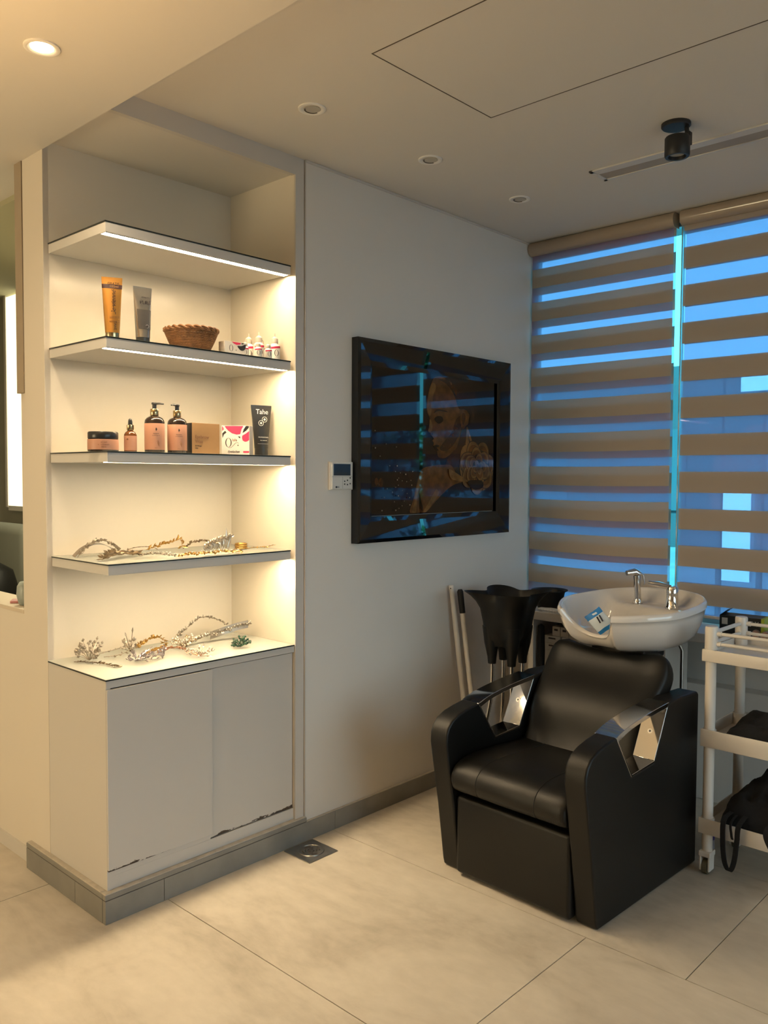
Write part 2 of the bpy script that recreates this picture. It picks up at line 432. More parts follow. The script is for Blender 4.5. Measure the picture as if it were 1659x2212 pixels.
# ------------------------------------------------------------------ cabinet under the niche
cab = thing('cabinet', 'white built-in base cabinet with chipped sliding doors under the lit shelves', 'cabinet', (0, 0, 0))
b = B().m('white_laminate')
b.box(X0 - .001, X0 + .016, 2.532, YN - .001, .1015, .808); b.box(X0 + .016, 2.188, 2.56, YN - .002, .1015, .805)
b.box(X0, 2.188, 2.530, 2.565, .783, .808); b.box(X0 + .016, 2.188, 2.534, 2.5655, .1015, .1455); b.box(X0 + .0165, 1.787, 2.5345, 2.565, .1445, .1655)
b.m('groove_dark'); b.box(X0 + .002, 2.19, 2.536, 2.93, .1008, .1035); b.box(X0 + .016, 2.188, 2.545, 2.566, .143, .783)
b.out('body', cab)
B().m('door_left').box(X0 + .000, 1.790, 2.524, 2.536, .167, .779, .0012).out('door', cab)
B().m('door_right').box(1.786, 2.186, 2.538, 2.546, .148, .779, .001).out('door', cab)
b = B().m('glass_edge').box(X0 - .003, 2.188, 2.527, YN - .001, .808, .8125); b.m('glass_top').box(X0 - .0015, 2.187, 2.5285, YN - .0015, .8100, .8135)
o = b.out('glass_top', cab); o['label'] = 'clear glass top with dark edge'

# ------------------------------------------------------------------ shelves with light strips
def shelf(z, label, led):
    t = thing('wall_shelf', label, 'shelf', (0, 0, z), group='white shelves in the lit niche')
    B().m('shelf_white').box(1.390, 2.178, 2.540, YN - .001, -.036, -.004, .0012).out('board', t)
    b = B().m('glass_edge').box(1.388, 2.178, 2.538, YN - .001, -.004, 0); b.m('glass_top').box(1.3895, 2.1765, 2.5395, YN - .0015, -.001, .0006)
    b.out('glass_top', t)
    b = B().m('shelf_white').box(1.395, 2.176, 2.545, 2.548, -.0375, -.036); b.box(1.395, 2.176, 2.577, 2.580, -.0375, -.036)
    b.m('led').box(1.397, 2.174, 2.548, 2.577, -.0364, -.0358)
    b.out('light_strip', t)
    return t
shelf(2.316, 'topmost white wall shelf, bare on top, glowing light strip under its edge', 1)
shelf(1.943, 'second white shelf from the top, holding a wicker basket and two tubes', 1)
shelf(1.568, 'white shelf at eye level holding pump bottles, jar and boxes', 1)
shelf(1.193, 'lowest white wall shelf, covered with gold and silver hair ornaments', 1)
S2, S3, S4, S5 = 1.9437, 1.5687, 1.1937, .8137

# ------------------------------------------------------------------ ceiling fittings
def downlight(x, y, z, label, lit):
    t = thing('downlight', label, 'ceiling light', (x, y, z), group='round recessed ceiling downlights')
    b = B().m('lamp_white'); R = []
    prof = [(.047, 0.0), (.047, -.004), (.041, -.006), (.034, -.003), (.029, -.0006)]
    b.lathe(prof, 32, cap=False); b.out('trim_ring', t, smooth=50)
    b = B().m('lamp_glow' if lit else 'lamp_off'); b.disc((.0 if lit else .006, .0 if lit else .004, -.0012), .030, 'z', 24, .0012); b.out('lens', t)
    if not lit:
        b = B().m('groove_dark'); b.tube([(.026 * math.cos(a) + .006, .026 * math.sin(a) + .004, -.0022) for a in [PI * (.05 + .1 * k) for k in range(9)]], .0018, 6); b.out('gimbal_gap', t)
    return t
downlight(1.052, 2.252, ZL, 'lit round downlight in the lowered ceiling left of the niche', True)
downlight(1.945, 2.158, ZC, 'unlit white downlight in the main ceiling, the one before the niche', False)
downlight(2.566, 2.154, ZC, 'unlit white downlight in the main ceiling, middle of its row', False)
downlight(3.196, 2.157, ZC, 'unlit white downlight in the main ceiling, closest to the blinds', False)
t = thing('spotlight', 'black adjustable ceiling spotlight beside the air slot', 'spotlight', (2.893, 1.299, ZC))
B().m('black_metal').lathe([(.050, 0), (.050, -.010), (.046, -.014)], 32).out('mounting_plate', t, smooth=40)
b = B().m('black_metal'); b.tube([(.022, -.028, -.010), (.026, -.032, -.045)], .008, 8); b.box(.014, .038, -.044, -.024, -.075, -.030, .003); b.out('bracket', t)
b = B().m('black_metal'); b.lathe([(.010, -.048), (.040, -.048), (.043, -.052), (.043, -.112), (.040, -.117), (.031, -.117), (.029, -.100), (.010, -.100)], 32, (.0, -.006, 0)); sp_ = b.out('lamp_head', t, smooth=40)
B().m('lamp_off').disc((.0, -.006, -.104), .027, 'z', 24, .004).out('lens', sp_)
t = thing('air_vent', 'long white linear air slot in the ceiling in front of the blinds', 'air vent', (0, 0, ZC))
b = B().m('slot_metal'); b.box(3.098, 3.118, .50, 1.757, -.006, 0, .001); b.box(3.118, 3.150, .50, 1.757, -.004, 0); b.box(3.218, 3.236, .50, 1.757, -.006, 0, .001); b.box(3.098, 3.236, 1.740, 1.757, -.006, 0, .001); b.out('frame', t)
B().m('slot_inside').box(3.150, 3.218, .50, 1.740, -.003, 0).out('slot', t)

# ------------------------------------------------------------------ zebra blinds
def blind(y0, y1, ztop, off, label, rail):
    t = thing('roller_blind', label, 'blind', (0, 0, 0), group='beige zebra blinds at the window')
    b = B().m('valance'); P = []
    for k in range(13):
        a = PI * (.5 + k / 12); P.append((3.845 + .034 * math.cos(a), 2.702 + .036 * math.sin(a)))
    P = [(3.885, 2.736)] + P + [(3.885, 2.666)]
    b.prism(P, lambda u, w_, d: (u, d, w_), y0 + .002, y1 - .002); b.out('valance', t, smooth=40)
    for nm, x, o_ in (('front_fabric', 3.846, 0.), ('back_fabric', 3.872, off)):
        b = B(); z = 2.668; zb = .850; k = 0; edges = [2.668]
        tops = [ztop - o_ - .1745 * i for i in range(-2, 13)]
        for a in tops:
            for q in (a, a - .098):
                if zb < q < 2.668: edges.append(q)
        edges = sorted(set(edges + [zb]), reverse=True)
        nY = 24
        for e0, e1 in zip(edges, edges[1:]):
            mid = (e0 + e1) / 2; solid = any(a - .098 < mid < a for a in tops); b.m('blind_solid' if solid else 'blind_sheer')
            L = []
            for zz in (e0, e1):
                L.append([b.v((x, y0 + .01 + (y1 - y0 - .02) * j / nY, zz - .008 * math.sin(PI * j / nY) * max(0, (2.2 - zz)) / 1.3 * (1 if rail < 0 else 0))) for j in range(nY + 1)])
            for j in range(nY): b.face((L[0][j], L[0][j + 1], L[1][j + 1], L[1][j]))
        b.out(nm, t, smooth=180)
    b = B().m('rail_grey'); b.box(3.840, 3.878, y0 + .01, y1 - .01, .838, .852, .003); b.out('bottom_rail', t)
    return t
blind(1.716, 2.518, 2.595, .035, 'zebra blind beside the picture wall, its two layers out of step', -1)
blind(.16, 1.688, 2.5656, .0, 'zebra blind behind the trolley, with wide clear blue stripes', 1)

# ------------------------------------------------------------------ picture on the wall
pf = thing('picture_frame', 'large framed print of a golden woman with a rose, on the wall', 'picture', (2.50, 2.522, 1.203))
W_, H_ = 1.118, .871
b = B()
def ringpts(i, y): return [(i, y, i * 1.12), (W_ - i, y, i * 1.12), (W_ - i, y, H_ - i * 1.12), (i, y, H_ - i * 1.12)]
b.m('frame_side'); b.rings([ringpts(0, -.001), ringpts(0, -.038)], False, False)
b.m('frame_glass'); b.rings([ringpts(0, -.038), ringpts(.014, -.042)], False, False); b.rings([ringpts(.014, -.042), ringpts(.082, -.032)], False, False)
b.rings([ringpts(.082, -.032), ringpts(.099, -.024)], False, False)
b.m('frame_side'); b.rings([ringpts(0, -.001), ringpts(.099, -.001)], False, False)
b.out('frame', pf)
b = B(); OX, OZ, OY = .100, .118, -.024
pw, ph = .890, .640
layer = [0]
def art(mname, pts, smooth=True):
    layer[0] += 1; b.m(mname)
    P = [Vector((x, z, 0)) for x, z in pts]
    if smooth: P = catmull(P, 4, True)
    P = [Vector((min(max(p.x, .002), pw - .002), min(max(p.y, .002), ph - .002), 0)) for p in P]
    if sum(p.x * q.y - q.x * p.y for p, q in zip(P, P[1:] + P[:1])) < 0: P.reverse()
    b.flat([(OX + p.x, OY - .00005 * layer[0], OZ + p.y) for p in P])
def blob(mname, x, z, rx, rz):
    art(mname, [(x + rx * math.cos(2 * PI * k / 14), z + rz * math.sin(2 * PI * k / 14)) for k in range(14)], False)
b.m('print_ground').box(OX - .003, OX + pw + .003, OY, -.004, OZ - .003, OZ + ph + .003)
blob('print_glow', .30, .18, .17, .16); blob('print_glow', .80, .34, .16, .13)
blob('gold_deep', .058, .141, .016, .020); blob('gold_deep', .030, .145, .012, .018); blob('hair_brown', .252, .185, .014, .02)
art('gold_deep', [(.528, .27), (.565, .292), (.619, .369), (.625, .408), (.667, .41), (.675, .35), (.669, .286), (.628, .242), (.58, .204), (.526, .178), (.506, .207), (.512, .236)])
art('gold_skin', [(.332, .201), (.308, .165), (.29, .113), (.272, .057), (.253, .003), (.359, .003), (.436, .054), (.527, .111), (.595, .136), (.664, .149), (.594, .178), (.553, .22), (.492, .224), (.395, .218)])
art('gold_light', [(.330, .195), (.312, .16), (.294, .10), (.280, .05), (.268, .004), (.292, .004), (.300, .06), (.315, .12), (.335, .17)])
art('gold_light', [(.44, .11), (.415, .085), (.38, .045), (.345, .004), (.365, .004), (.41, .04), (.455, .085)])
art('gold_deep', [(.318, .10), (.328, .06), (.345, .02), (.335, .004), (.32, .004), (.312, .05)])
art('gold_skin', [(.428, .635), (.391, .592), (.369, .541), (.363, .493), (.37, .461), (.386, .437), (.381, .401), (.373, .378), (.393, .371), (.387, .366), (.403, .357), (.416, .345), (.406, .337), (.416, .325), (.415, .31), (.436, .305), (.429, .294), (.442, .287), (.446, .268), (.459, .258), (.492, .255), (.528, .268), (.565, .292), (.592, .314), (.626, .391), (.632, .408), (.674, .423), (.688, .462), (.729, .516), (.735, .569), (.714, .61), (.643, .634), (.52, .636)])
art('gold_light', [(.40, .60), (.376, .54), (.368, .49), (.376, .462), (.39, .45), (.40, .48), (.41, .54), (.43, .59)])
art('gold_light', [(.386, .435), (.384, .40), (.378, .381), (.392, .375), (.405, .39), (.402, .42)])
art('gold_deep', [(.46, .30), (.50, .29), (.55, .31), (.60, .36), (.62, .40), (.62, .46), (.58, .44), (.55, .38), (.50, .34)])
art('hair_brown', [(.50, .636), (.505, .610), (.545, .580), (.575, .545), (.605, .496), (.652, .494), (.687, .471), (.695, .424), (.73, .456), (.744, .509), (.739, .569), (.714, .61), (.643, .634), (.52, .637)])
art('gold_deep', [(.45, .622), (.50, .61), (.56, .58), (.60, .54), (.615, .55), (.58, .595), (.52, .625)])
art('gold_deep', [(.70, .50), (.715, .47), (.712, .44), (.722, .455), (.728, .49), (.715, .515)])
art('gold_skin', [(.614, .45), (.621, .48), (.645, .49), (.67, .483), (.675, .453), (.66, .418), (.643, .4), (.625, .412)])
art('gold_deep', [(.628, .45), (.632, .474), (.648, .478), (.657, .462), (.65, .435), (.638, .42)])
art('print_dark', [(.419, .437), (.44, .451), (.476, .450), (.484, .432), (.457, .417), (.434, .422)])
art('hair_brown', [(.414, .463), (.443, .483), (.482, .482), (.522, .474), (.482, .476), (.443, .475)])
art('gold_deep', [(.391, .368), (.402, .372), (.412, .366), (.40, .362)])
art('print_dark', [(.415, .31), (.436, .317), (.458, .312), (.439, .304), (.452, .293), (.436, .289), (.429, .297)])
art('gold_light', [(.667, .414), (.689, .385), (.718, .326), (.697, .312), (.661, .324), (.664, .371)])
art('gold_deep', [(.677, .38), (.69, .35), (.702, .326), (.69, .33)])
art('gold_light', [(.634, .311), (.697, .33), (.755, .314), (.783, .33), (.824, .316), (.829, .29), (.874, .277), (.885, .224), (.885, .18), (.861, .135), (.81, .1), (.736, .109), (.664, .153), (.622, .178), (.614, .242)])
for rr, cnt, ph0 in ((.118, 7, .2), (.088, 6, .7), (.060, 5, .1), (.034, 4, .5)):
    for k in range(cnt):
        a = ph0 + 2 * PI * k / cnt; cx, cz = .757 + rr * .62 * math.cos(a), .215 + rr * .56 * math.sin(a)
        def pet(f, sh): return [(cx + sh * math.cos(a) + f * rr * (.62 * math.cos(q) * math.cos(a) - .50 * math.sin(q) * math.sin(a)), cz + sh * math.sin(a) + f * rr * (.62 * math.cos(q) * math.sin(a) + .50 * math.sin(q) * math.cos(a))) for q in [2 * PI * e / 9 for e in range(9)]]
        art('gold_deep', pet(1., 0)); art('gold_light', pet(.93, .001)); art('gold_skin', pet(.80, -.006)); art('gold_deep', pet(.55, -.014))
art('print_dark', [(.67, .145), (.72, .152), (.79, .148), (.80, .118), (.75, .105), (.70, .115)])
art('gold_light', [(.526, .203), (.58, .187), (.664, .153), (.671, .144), (.595, .149), (.54, .161)])
for x, z in [(.014, .365), (.085, .31), (.151, .299), (.016, .291), (.046, .256), (.108, .215), (.157, .215), (.146, .19), (.178, .184), (.214, .178), (.167, .161), (.158, .153), (.19, .149), (.22, .145), (.147, .12), (.164, .129), (.092, .114), (.126, .099), (.191, .106), (.223, .092), (.164, .082), (.073, .076), (.138, .056), (.242, .04), (.189, .037), (.168, .026), (.147, .018), (.057, .019), (.259, .191), (.247, .151), (.253, .129), (.239, .073), (.203, .058)]:
    layer[0] += 1; r = random.choice([.002, .002, .003]); blob('sparkle', x, z, r, r)
b.out('print', pf, recalc=False)

# ------------------------------------------------------------------ intercom
t = thing('intercom', 'small white wall intercom with screen beside the framed picture', 'intercom', (2.363, 2.522, 1.432))
b = B().m('intercom_white').box(0, .130, -.016, 0, 0, .117, .002); b.box(.006, .124, -.020, -.014, .003, .114, .002); b.out('body', t)
B().m('screen').box(.014, .112, -.0212, -.019, .060, .108, .0008).out('screen', t)
b = B().m('groove_dark').box(.066, .0668, -.0203, -.019, .006, .054); b.box(.006, .124, -.0203, -.019, .0545, .0552); b.out('panel_line', t)
for x, z in ((.078, .036), (.078, .024), (.094, .040), (.094, .022), (.110, .050), (.110, .026)):
    B().m('button_dark').disc((x, -.0205, z), .0032, 'y', 12, .002).out('button', t)
B().m('button_dark').disc((.030, -.0205, .012), .0042, 'y', 14, .0012).out('emblem', t)
text('LG', .010, (.041, -.0206, .012), FX, FZ, 'button_dark', t)

# ------------------------------------------------------------------ floor drain
t = thing('floor_drain', 'square steel floor drain by the skirting', 'drain', (2.188, 2.427, 0))
b = B().m('steel'); b.box(-.076, .076, -.076, .076, .0002, .004, .0012); b.out('plate', t)
b = B().m('steel'); b.tube([(.050 * math.cos(2 * PI * k / 40), .050 * math.sin(2 * PI * k / 40), .004) for k in range(41)], .0028, 8); b.out('rim', t, smooth=60)
b = B().m('groove_dark')
for k in range(3):
    for j in range(4):
        a0 = 2 * PI * (j / 4 + k * .07); r = .012 + .011 * k
        b.tube([(r * math.cos(a0 + q), r * math.sin(a0 + q), .0042) for q in (0, .25, .5, .75)], .0026, 6)
b.out('grate_slots', t)

# ------------------------------------------------------------------ shampoo chair
CA = math.radians(-2.3)
ch = thing('shampoo_chair', 'black leather salon wash chair with chrome armrests', 'chair', (2.41, 1.31, 0), CA)
ARM = [(.030, .004), (.022, .03), (-.010, .25), (-.045, .44), (-.055, .50), (-.053, .535), (-.042, .562), (-.020, .585), (.020, .603), (.070, .614), (.134, .624),
       (.236, .466), (.398, .477), (.492, .664), (.56, .676), (.735, .671), (.745, .66), (.745, .004)]
def armrest(v0, v1, label):
    a = bpy.data.objects.new('armrest', None)
    b = B().m('leather'); b.prism(ARM, lambda u, z, d: (u, d, z), v0, v1)
    a = b.out('armrest', ch, smooth=35, bevel=.014)
    # piping along the rolled front, near both faces
    for vv in (v0 + .016, v1 - .016):
        pass
    c = B().m('chrome'); e0, e1 = v0 - .001, v1 + .001
    top = [(.128, .622), (.20, .642), (.30, .657), (.40, .667), (.498, .674)]
    und = [(.486, .655), (.40, .650), (.30, .640), (.21, .626), (.142, .606)]
    c.prism(catmull([(u, z, 0) for u, z in top], 4) and [(p.x, p.y) for p in catmull([(u, z, 0) for u, z in top], 4)] + [(p.x, p.y) for p in catmull([(u, z, 0) for u, z in und], 4)], lambda u, z, d: (u, d, z), e0, e1)
    c.prism([(.136, .612), (.142, .612), (.238, .472), (.394, .483), (.486, .658), (.492, .660), (.400, .476), (.234, .464)], lambda u, z, d: (u, d, z), e0, e1)
    o = c.out('chrome_arm_frame', a, smooth=30, bevel=.0015); o['label'] = 'polished chrome arm frame'
    s = B().m('steel'); mid = (v0 + v1) / 2
    n = Vector((-.89, 0, .455)); p = Vector((.443, mid, .570))
    s.tube([p + n * .0005, p + n * .004], .009, 16); s.m('black_metal'); s.tube([p + n * .0035, p + n * .0045], .0045, 6); s.out('screw', a)
    return a
armrest(0., .082, 0); armrest(.586, .668, 0)
# seat cushion
b = B().m('leather'); R = []
prof = [(.47, .30), (.47, .425), (.35, .437), (.20, .446), (.09, .448), (.02, .440), (-.022, .420), (-.042, .388), (-.040, .355), (-.022, .332), (.02, .322), (.10, .318)]
prof = [(p.x, p.y) for p in catmull([(u, z, 0) for u, z in prof], 3, True)]
cu_, cz_ = .20, .385
for v, s_ in ((.085, .80), (.088, .92), (.096, .98), (.115, 1.), (.20, 1.), (.208, .987), (.216, 1.), (.334, 1.012), (.452, 1.), (.460, .987), (.468, 1.), (.553, 1.), (.572, .98), (.580, .92), (.583, .80)):
    R.append([((u - cu_) * (1 - (1 - s_) * .5) + cu_, v, (z - cz_) * s_ + cz_) for u, z in prof])
b.rings(R); seat = b.out('seat', ch, smooth=60)
for v in (.208, .460):
    b = B().m('seam'); b.tube([((u - cu_) * .9945 + cu_, v, (z - cz_) * .992 + cz_) for u, z in prof if z > .33 and u < .42][::1], .0016, 5)
    b.out('stitching', seat)
# foot panel and body
b = B().m('leather'); b.box(-.004, .050, .086, .582, .012, .304, .016, 4); b.out('footrest', ch, smooth=50)
b = B().m('leather'); b.box(.06, .72, .086, .582, .006, .318, .006); b.out('base', ch)
# backrest: rounded slab leaning back, dipped along the top for the bowl
b = B().m('leather'); R = []; nT = 22
def back_sec(s_):
    z = .395 + s_ * (.832 - .395); u = .355 + s_ * .285 - .022 * math.sin(PI * min(1, s_ * 1.15)) ** 2 + .012 * math.sin(3.2 * PI * s_)
    hw = .245 + .024 * min(1, max(0, (s_ - .45) / .3)); return u, z, hw
for i in range(26):
    s_ = i / 25; u, z, hw = back_sec(s_); k = 1.
    if s_ > .80: k = math.sqrt(max(0, 1 - ((s_ - .80) / .20) ** 2)) * .22 + .78
    th = .105 * (1 if s_ < .86 else math.sqrt(max(.02, 1 - ((s_ - .86) / .145) ** 2)))
    ring = []; n = 44
    dirn = Vector((-.80, 0, .60))  # towards the front face
    for q in range(n):
        a = 2 * PI * q / n; c_, s2 = math.cos(a), math.sin(a)
        ex = .32
        yy = math.copysign(abs(c_) ** ex, c_) * hw * k; dd = math.copysign(abs(s2) ** .45, s2) * th / 2
        dip = .030 * max(0, (s_ - .60) / .40) * max(0, 1 - (abs(yy) / .20) ** 2)
        cen = Vector((u + .045, .334, z - .03))
        ring.append(cen + dirn * dd + Vector((dip * .25, yy, -dip)))
    R.append(ring)
b.rings(R); b.out('backrest', ch, smooth=70)

# ------------------------------------------------------------------ ceramic wash basin behind the chair
bs = thing('wash_basin', 'white ceramic shampoo basin with neck notch, standing behind the black chair', 'basin', (0, 0, 0))
bca, bsa = math.cos(CA), math.sin(CA)
bs.location = (2.41 + bca * .8098 - bsa * .3172, 1.31 + bsa * .8098 + bca * .3172, 0); bs.rotation_euler = (0, 0, CA - .1329)
L_, Wd, lob = .306, .267, .124
half = [(-1, -lob), (-.82, -.185), (-.4, -Wd), (.1, -Wd), (.55, -.228), (.87, -Wd * .5), (1, 0)]
full = half + [(x, -y) for x, y in half[-2::-1]]
outer = catmull([(x * L_, y, 0) for x, y in full], 9)
rim = [Vector((p.x, p.y, .9783 + .0211 * p.x / .3)) for p in outer]
# neck notch from the left lobe back to the right lobe
zl = rim[0].z
notch = []
for k in range(1, 20):
    t_ = k / 20; y = lob * (1 - 2 * t_)
    sh = (1 - abs(2 * t_ - 1) ** 2.6)
    notch.append(Vector((-L_ + .085 * sh ** 1.3 * .9, y, zl - .098 * sh)))
loop = rim + notch; n = len(loop)
cx_ = Vector((.03, 0, 0))
def sstep(a, c, x): t_ = min(1, max(0, (x - a) / (c - a))); return t_ * t_ * (3 - 2 * t_)
def ins(p, f): return Vector((cx_.x + (p.x - cx_.x) * f, p.y * f, 0))
def floor_z(q): return .838 + .102 * sstep(.045, .125, q.x)
R = []
b = B().m('ceramic')
# outer shell, bottom to rim
for f, zf in ((.05, 1.), (.30, 1.), (.48, .985), (.62, .94), (.76, .84), (.87, .68), (.945, .46), (.985, .24), (1.0, .13), (1.012, .125), (1.014, .05), (1.008, .015)):
    ring = []
    for p in loop:
        q = ins(p, f); zb = .792 - .0 * q.x
        q.z = p.z + (zb - p.z) * zf
        ring.append(q)
    R.append(ring)
for f, dz in ((1.0, .0), (.988, .004), (.972, .003), (.958, -.006)):
    R.append([Vector((*ins(p, f).xy, p.z + dz)) for p in loop])
for f in (.94, .91, .87, .82, .76, .68, .58, .45, .30, .14, .04):
    ring = []
    for p in loop:
        q = ins(p, f); w_ = ((f - .72) / .24) if f > .72 else 0; w_ = max(0, min(1, w_)); w_ = w_ ** 1.6
        zf = floor_z(q); zf = min(zf, p.z - .012) ; q.z = zf + (p.z - .004 - zf) * w_ - (.012 * (1 - f) if q.x < .04 else 0)
        ring.append(q)
    R.append(ring)
b.rings(R); b.out('bowl', bs, smooth=70)
b = B().m('black_metal'); b.box(-.01, .14, -.06, .06, .74, .797, .01); b.box(.02, .14, -.06, .06, .02, .72, .008); b.box(-.02, .22, -.16, .16, .0, .03, .006); b.out('pedestal', bs)
b = B().m('steel'); b.tube([(.172, -.120, .0), (.172, -.120, .77), (.15, -.10, .83)], .007, 10); b.tube([(.192, -.104, .0), (.192, -.104, .77), (.17, -.09, .83)], .005, 8); b.out('water_pipe', bs, smooth=60)
fz = .940
b = B().m('chrome'); b.lathe([(.021, 0), (.0215, .010), (.018, .016), (.018, .022)], 24, (.165, .098, fz)); d_ = Vector((-.05, .03, 1)).normalized(); p0 = Vector((.165, .098, fz + .02))
b.tube([p0, p0 + d_ * .10], .0145, 20); b.tube([p0 + d_ * .088, p0 + d_ * .104], [.0155, .0155], 20)
p1 = p0 + d_ * .104; hd = Vector((-.80, .35, -.02)).normalized()
b.tube([p1 - hd * .012 + Vector((0, 0, .004)), p1 + hd * .010 + Vector((0, 0, .016)), p1 + hd * .050 + Vector((0, 0, .012))], [.014, .016, .011], 14)
b.tube([p1 - hd * .012 + Vector((0, 0, .01)), p1 - hd * .030, p1 - hd * .036 + Vector((0, 0, -.045))], [.006, .006, .004], 8)
o = b.out('hand_spray', bs, smooth=50); o['label'] = 'chrome pull-out hand spray'
b = B().m('chrome'); b.lathe([(.028, 0), (.028, .008), (.024, .012), (.024, .060), (.0225, .0605), (.0225, .064), (.024, .0645), (.024, .088), (.018, .096), (.004, .098)], 28, (.165, -.072, fz))
b.tube([(.160, -.070, fz + .088), (.13, -.030, fz + .100), (.105, .004, fz + .105)], [.011, .013, .010], 12)
o = b.out('mixer_tap', bs, smooth=45); o['label'] = 'chrome single-lever mixer tap'
# packet lying in the bowl
pk = thing('sachet', 'blue and white plastic sachet lying in the basin', 'packet', (3.086, 1.632, .846), math.radians(-47))
def pkp(u, w_, bulge):
    c_, s_ = math.cos(.62), math.sin(.62); w_ = w_ * .9; return Vector((u * c_ - w_ * s_, w_ * .35, .024 + u * s_ + w_ * .84 * c_ + bulge))
b = B(); nu, nv = 10, 12; G = {}
for sgn in (1, -1):
    for i in range(nu + 1):
        for j in range(nv + 1):
            u = -.036 + .072 * i / nu; w_ = .11 * j / nv; e = math.sin(PI * i / nu) * math.sin(PI * j / nv)
            p = pkp(u, w_, 0) + Vector((0, -.92, .38)) * sgn * (.0008 + .010 * e) + Vector((0, 0, .004 * noise.noise(Vector((u * 40, w_ * 40, sgn)))))
            G[sgn, i, j] = b.v(p)
    for i in range(nu):
        for j in range(nv):
            b.m('packet_blue' if (j >= 9 or j < 2) and not (i in (4, 5, 6) and j in (10,)) else 'packet_white')
            b.face((G[sgn, i, j], G[sgn, i + 1, j], G[sgn, i + 1, j + 1], G[sgn, i, j + 1]))
b.out('wrapper', pk, smooth=60)
b = B().m('navy')
for j in range(2): b.flat([pkp(x, w_, .0) + Vector((0, -.92, .38)) * .0125 for x, w_ in ((-.010 + j * .012, .045), (-.004 + j * .012, .045), (.002 + j * .012, .078), (-.004 + j * .012, .078))])
b.out('printed_mark', pk)

# ------------------------------------------------------------------ black lobed stand and the two handles by the wall
st = thing('bowl_stand', 'flared black plastic stand with lobed rim on four bent chrome legs', 'stand', (3.225, 2.215, 0), math.radians(50))
b = B().m('black_plastic'); R = []; n = 72
def lobes(a): return .5 + .5 * math.cos(4 * a)
for z, r0, amp in ((.705, .070, .045), (.73, .080, .045), (.76, .094, .025), (.82, .105, .02), (.88, .118, .02), (.915, .130, .035), (.940, .140, .058), (.955, .146, .082), (.962, .150, .090)):
    R.append([((r0 + amp * (lobes(2 * PI * k / n) - .35)) * math.cos(2 * PI * k / n), (r0 + amp * (lobes(2 * PI * k / n) - .35)) * math.sin(2 * PI * k / n), z - (.010 * (1 - lobes(2 * PI * k / n)) * max(0, (z - .86) / .1))) for k in range(n)])
for z, r0, amp in ((.959, .147, .088), (.950, .140, .075), (.93, .128, .045), (.89, .108, .02), (.84, .09, .01), (.80, .06, 0), (.79, .02, 0)):
    R.append([((r0 + amp * (lobes(2 * PI * k / n) - .35)) * math.cos(2 * PI * k / n), (r0 + amp * (lobes(2 * PI * k / n) - .35)) * math.sin(2 * PI * k / n), z - (.010 * (1 - lobes(2 * PI * k / n)) * max(0, (z - .86) / .1))) for k in range(n)])
b.rings(R); b.out('shell', st, smooth=60)
for k in range(4):
    a = k * PI / 2; c_, s_ = math.cos(a), math.sin(a)
    b = B().m('black_plastic'); b.tube([(.080 * c_, .080 * s_, .80), (.076 * c_, .076 * s_, .72), (.073 * c_, .073 * s_, .655), (.073 * c_, .073 * s_, .622)], [.040, .034, .022, .019], 16)
    b.out('leg_socket', st, smooth=50)
    b = B().m('chrome'); b.tube(catmull([(.073 * c_, .073 * s_, .63), (.074 * c_, .074 * s_, .52), (.088 * c_, .088 * s_, .40), (.13 * c_, .13 * s_, .22), (.165 * c_, .165 * s_, .08), (.17 * c_, .17 * s_, .008)], 5), .0105, 12)
    b.out('leg', st, smooth=60)
def pole(name, top, bot, r, label, grip):
    t = thing(name, label, 'broom handle', bot, group='white handles leaning by the wall')
    d = Vector(top) - Vector(bot); ln = d.length; dn = d.normalized()
    b = B().m('pole_white'); b.tube([(0, 0, 0), dn * (ln - (grip or .0))], r, 14); b.out('shaft', t, smooth=60)
    b = B()
    if grip: b.m('grip').tube([dn * (ln - grip), dn * (ln - .01), dn * ln], [r * 1.12, r * 1.2, r * .8], 14); b.out('grip', t, smooth=60)
    else: b.m('pole_white').tube([dn * (ln - .02), dn * (ln + .004), dn * (ln + .007)], [r * 1.05, r * 1.1, r * .7], 14); b.m('groove_dark').tube([dn * (ln - .008) + Vector((-r, -.004, 0)), dn * (ln - .008) + Vector((-r - .001, -.0045, 0))], .003, 8); b.out('end_cap', t, smooth=60)
    return t
pole('broom', (3.158, 2.497, .960), (3.25, 2.43, 0), .0125, 'bare white handle leaning against the picture wall', 0)
pole('broom', (3.190, 2.470, .945), (3.273, 2.395, 0), .0125, 'white handle with black grip leaning by the wall', .115)

# ------------------------------------------------------------------ counter under the window and what it carries
CT = .820
ct = thing('counter', 'white worktop running under the window blinds', 'counter', (0, 0, 0))
B().m('white_laminate').box(3.55, 3.83, .30, 2.518, CT - .042, CT, .003).out('worktop', ct)
B().m('white_laminate').box(3.56, 3.80, 2.290, 2.318, .0, CT - .042).out('side_panel', ct)
B().m('cabinet_dark').box(3.56, 3.784, 1.624, 2.288, .50, .515).out('under_shelf', ct)
B().m('cabinet_dark').box(3.785, 3.795, 1.624, 2.288, .02, CT - .043).out('back_panel', ct)
B().m('white_laminate').box(3.56, 3.80, 1.60, 1.622, .0, CT - .042).out('side_panel', ct)
bw = thing('plastic_bowl', 'black plastic bowl on the worktop behind the lobed stand', 'bowl', (3.665, 2.265, CT))
b = B().m('black_plastic'); b.lathe([(.045, 0), (.058, .006), (.070, .05), (.078, .088), (.092, .096), (.092, .099), (.074, .092), (.060, .03), (.02, .012)], 36); b.out('bowl', bw, smooth=50)
t = thing('folder', 'dark navy folder stack on the worktop left of the basin', 'folder', (3.685, 2.075, CT), math.radians(4))
for k in range(4): B().m('navy').box(-.095 + .004 * k, .105 - .003 * k, -.10 - .003 * k, .085 + .002 * k, .0125 * k + .0004, .0125 * (k + 1), .002).out('cover', t)
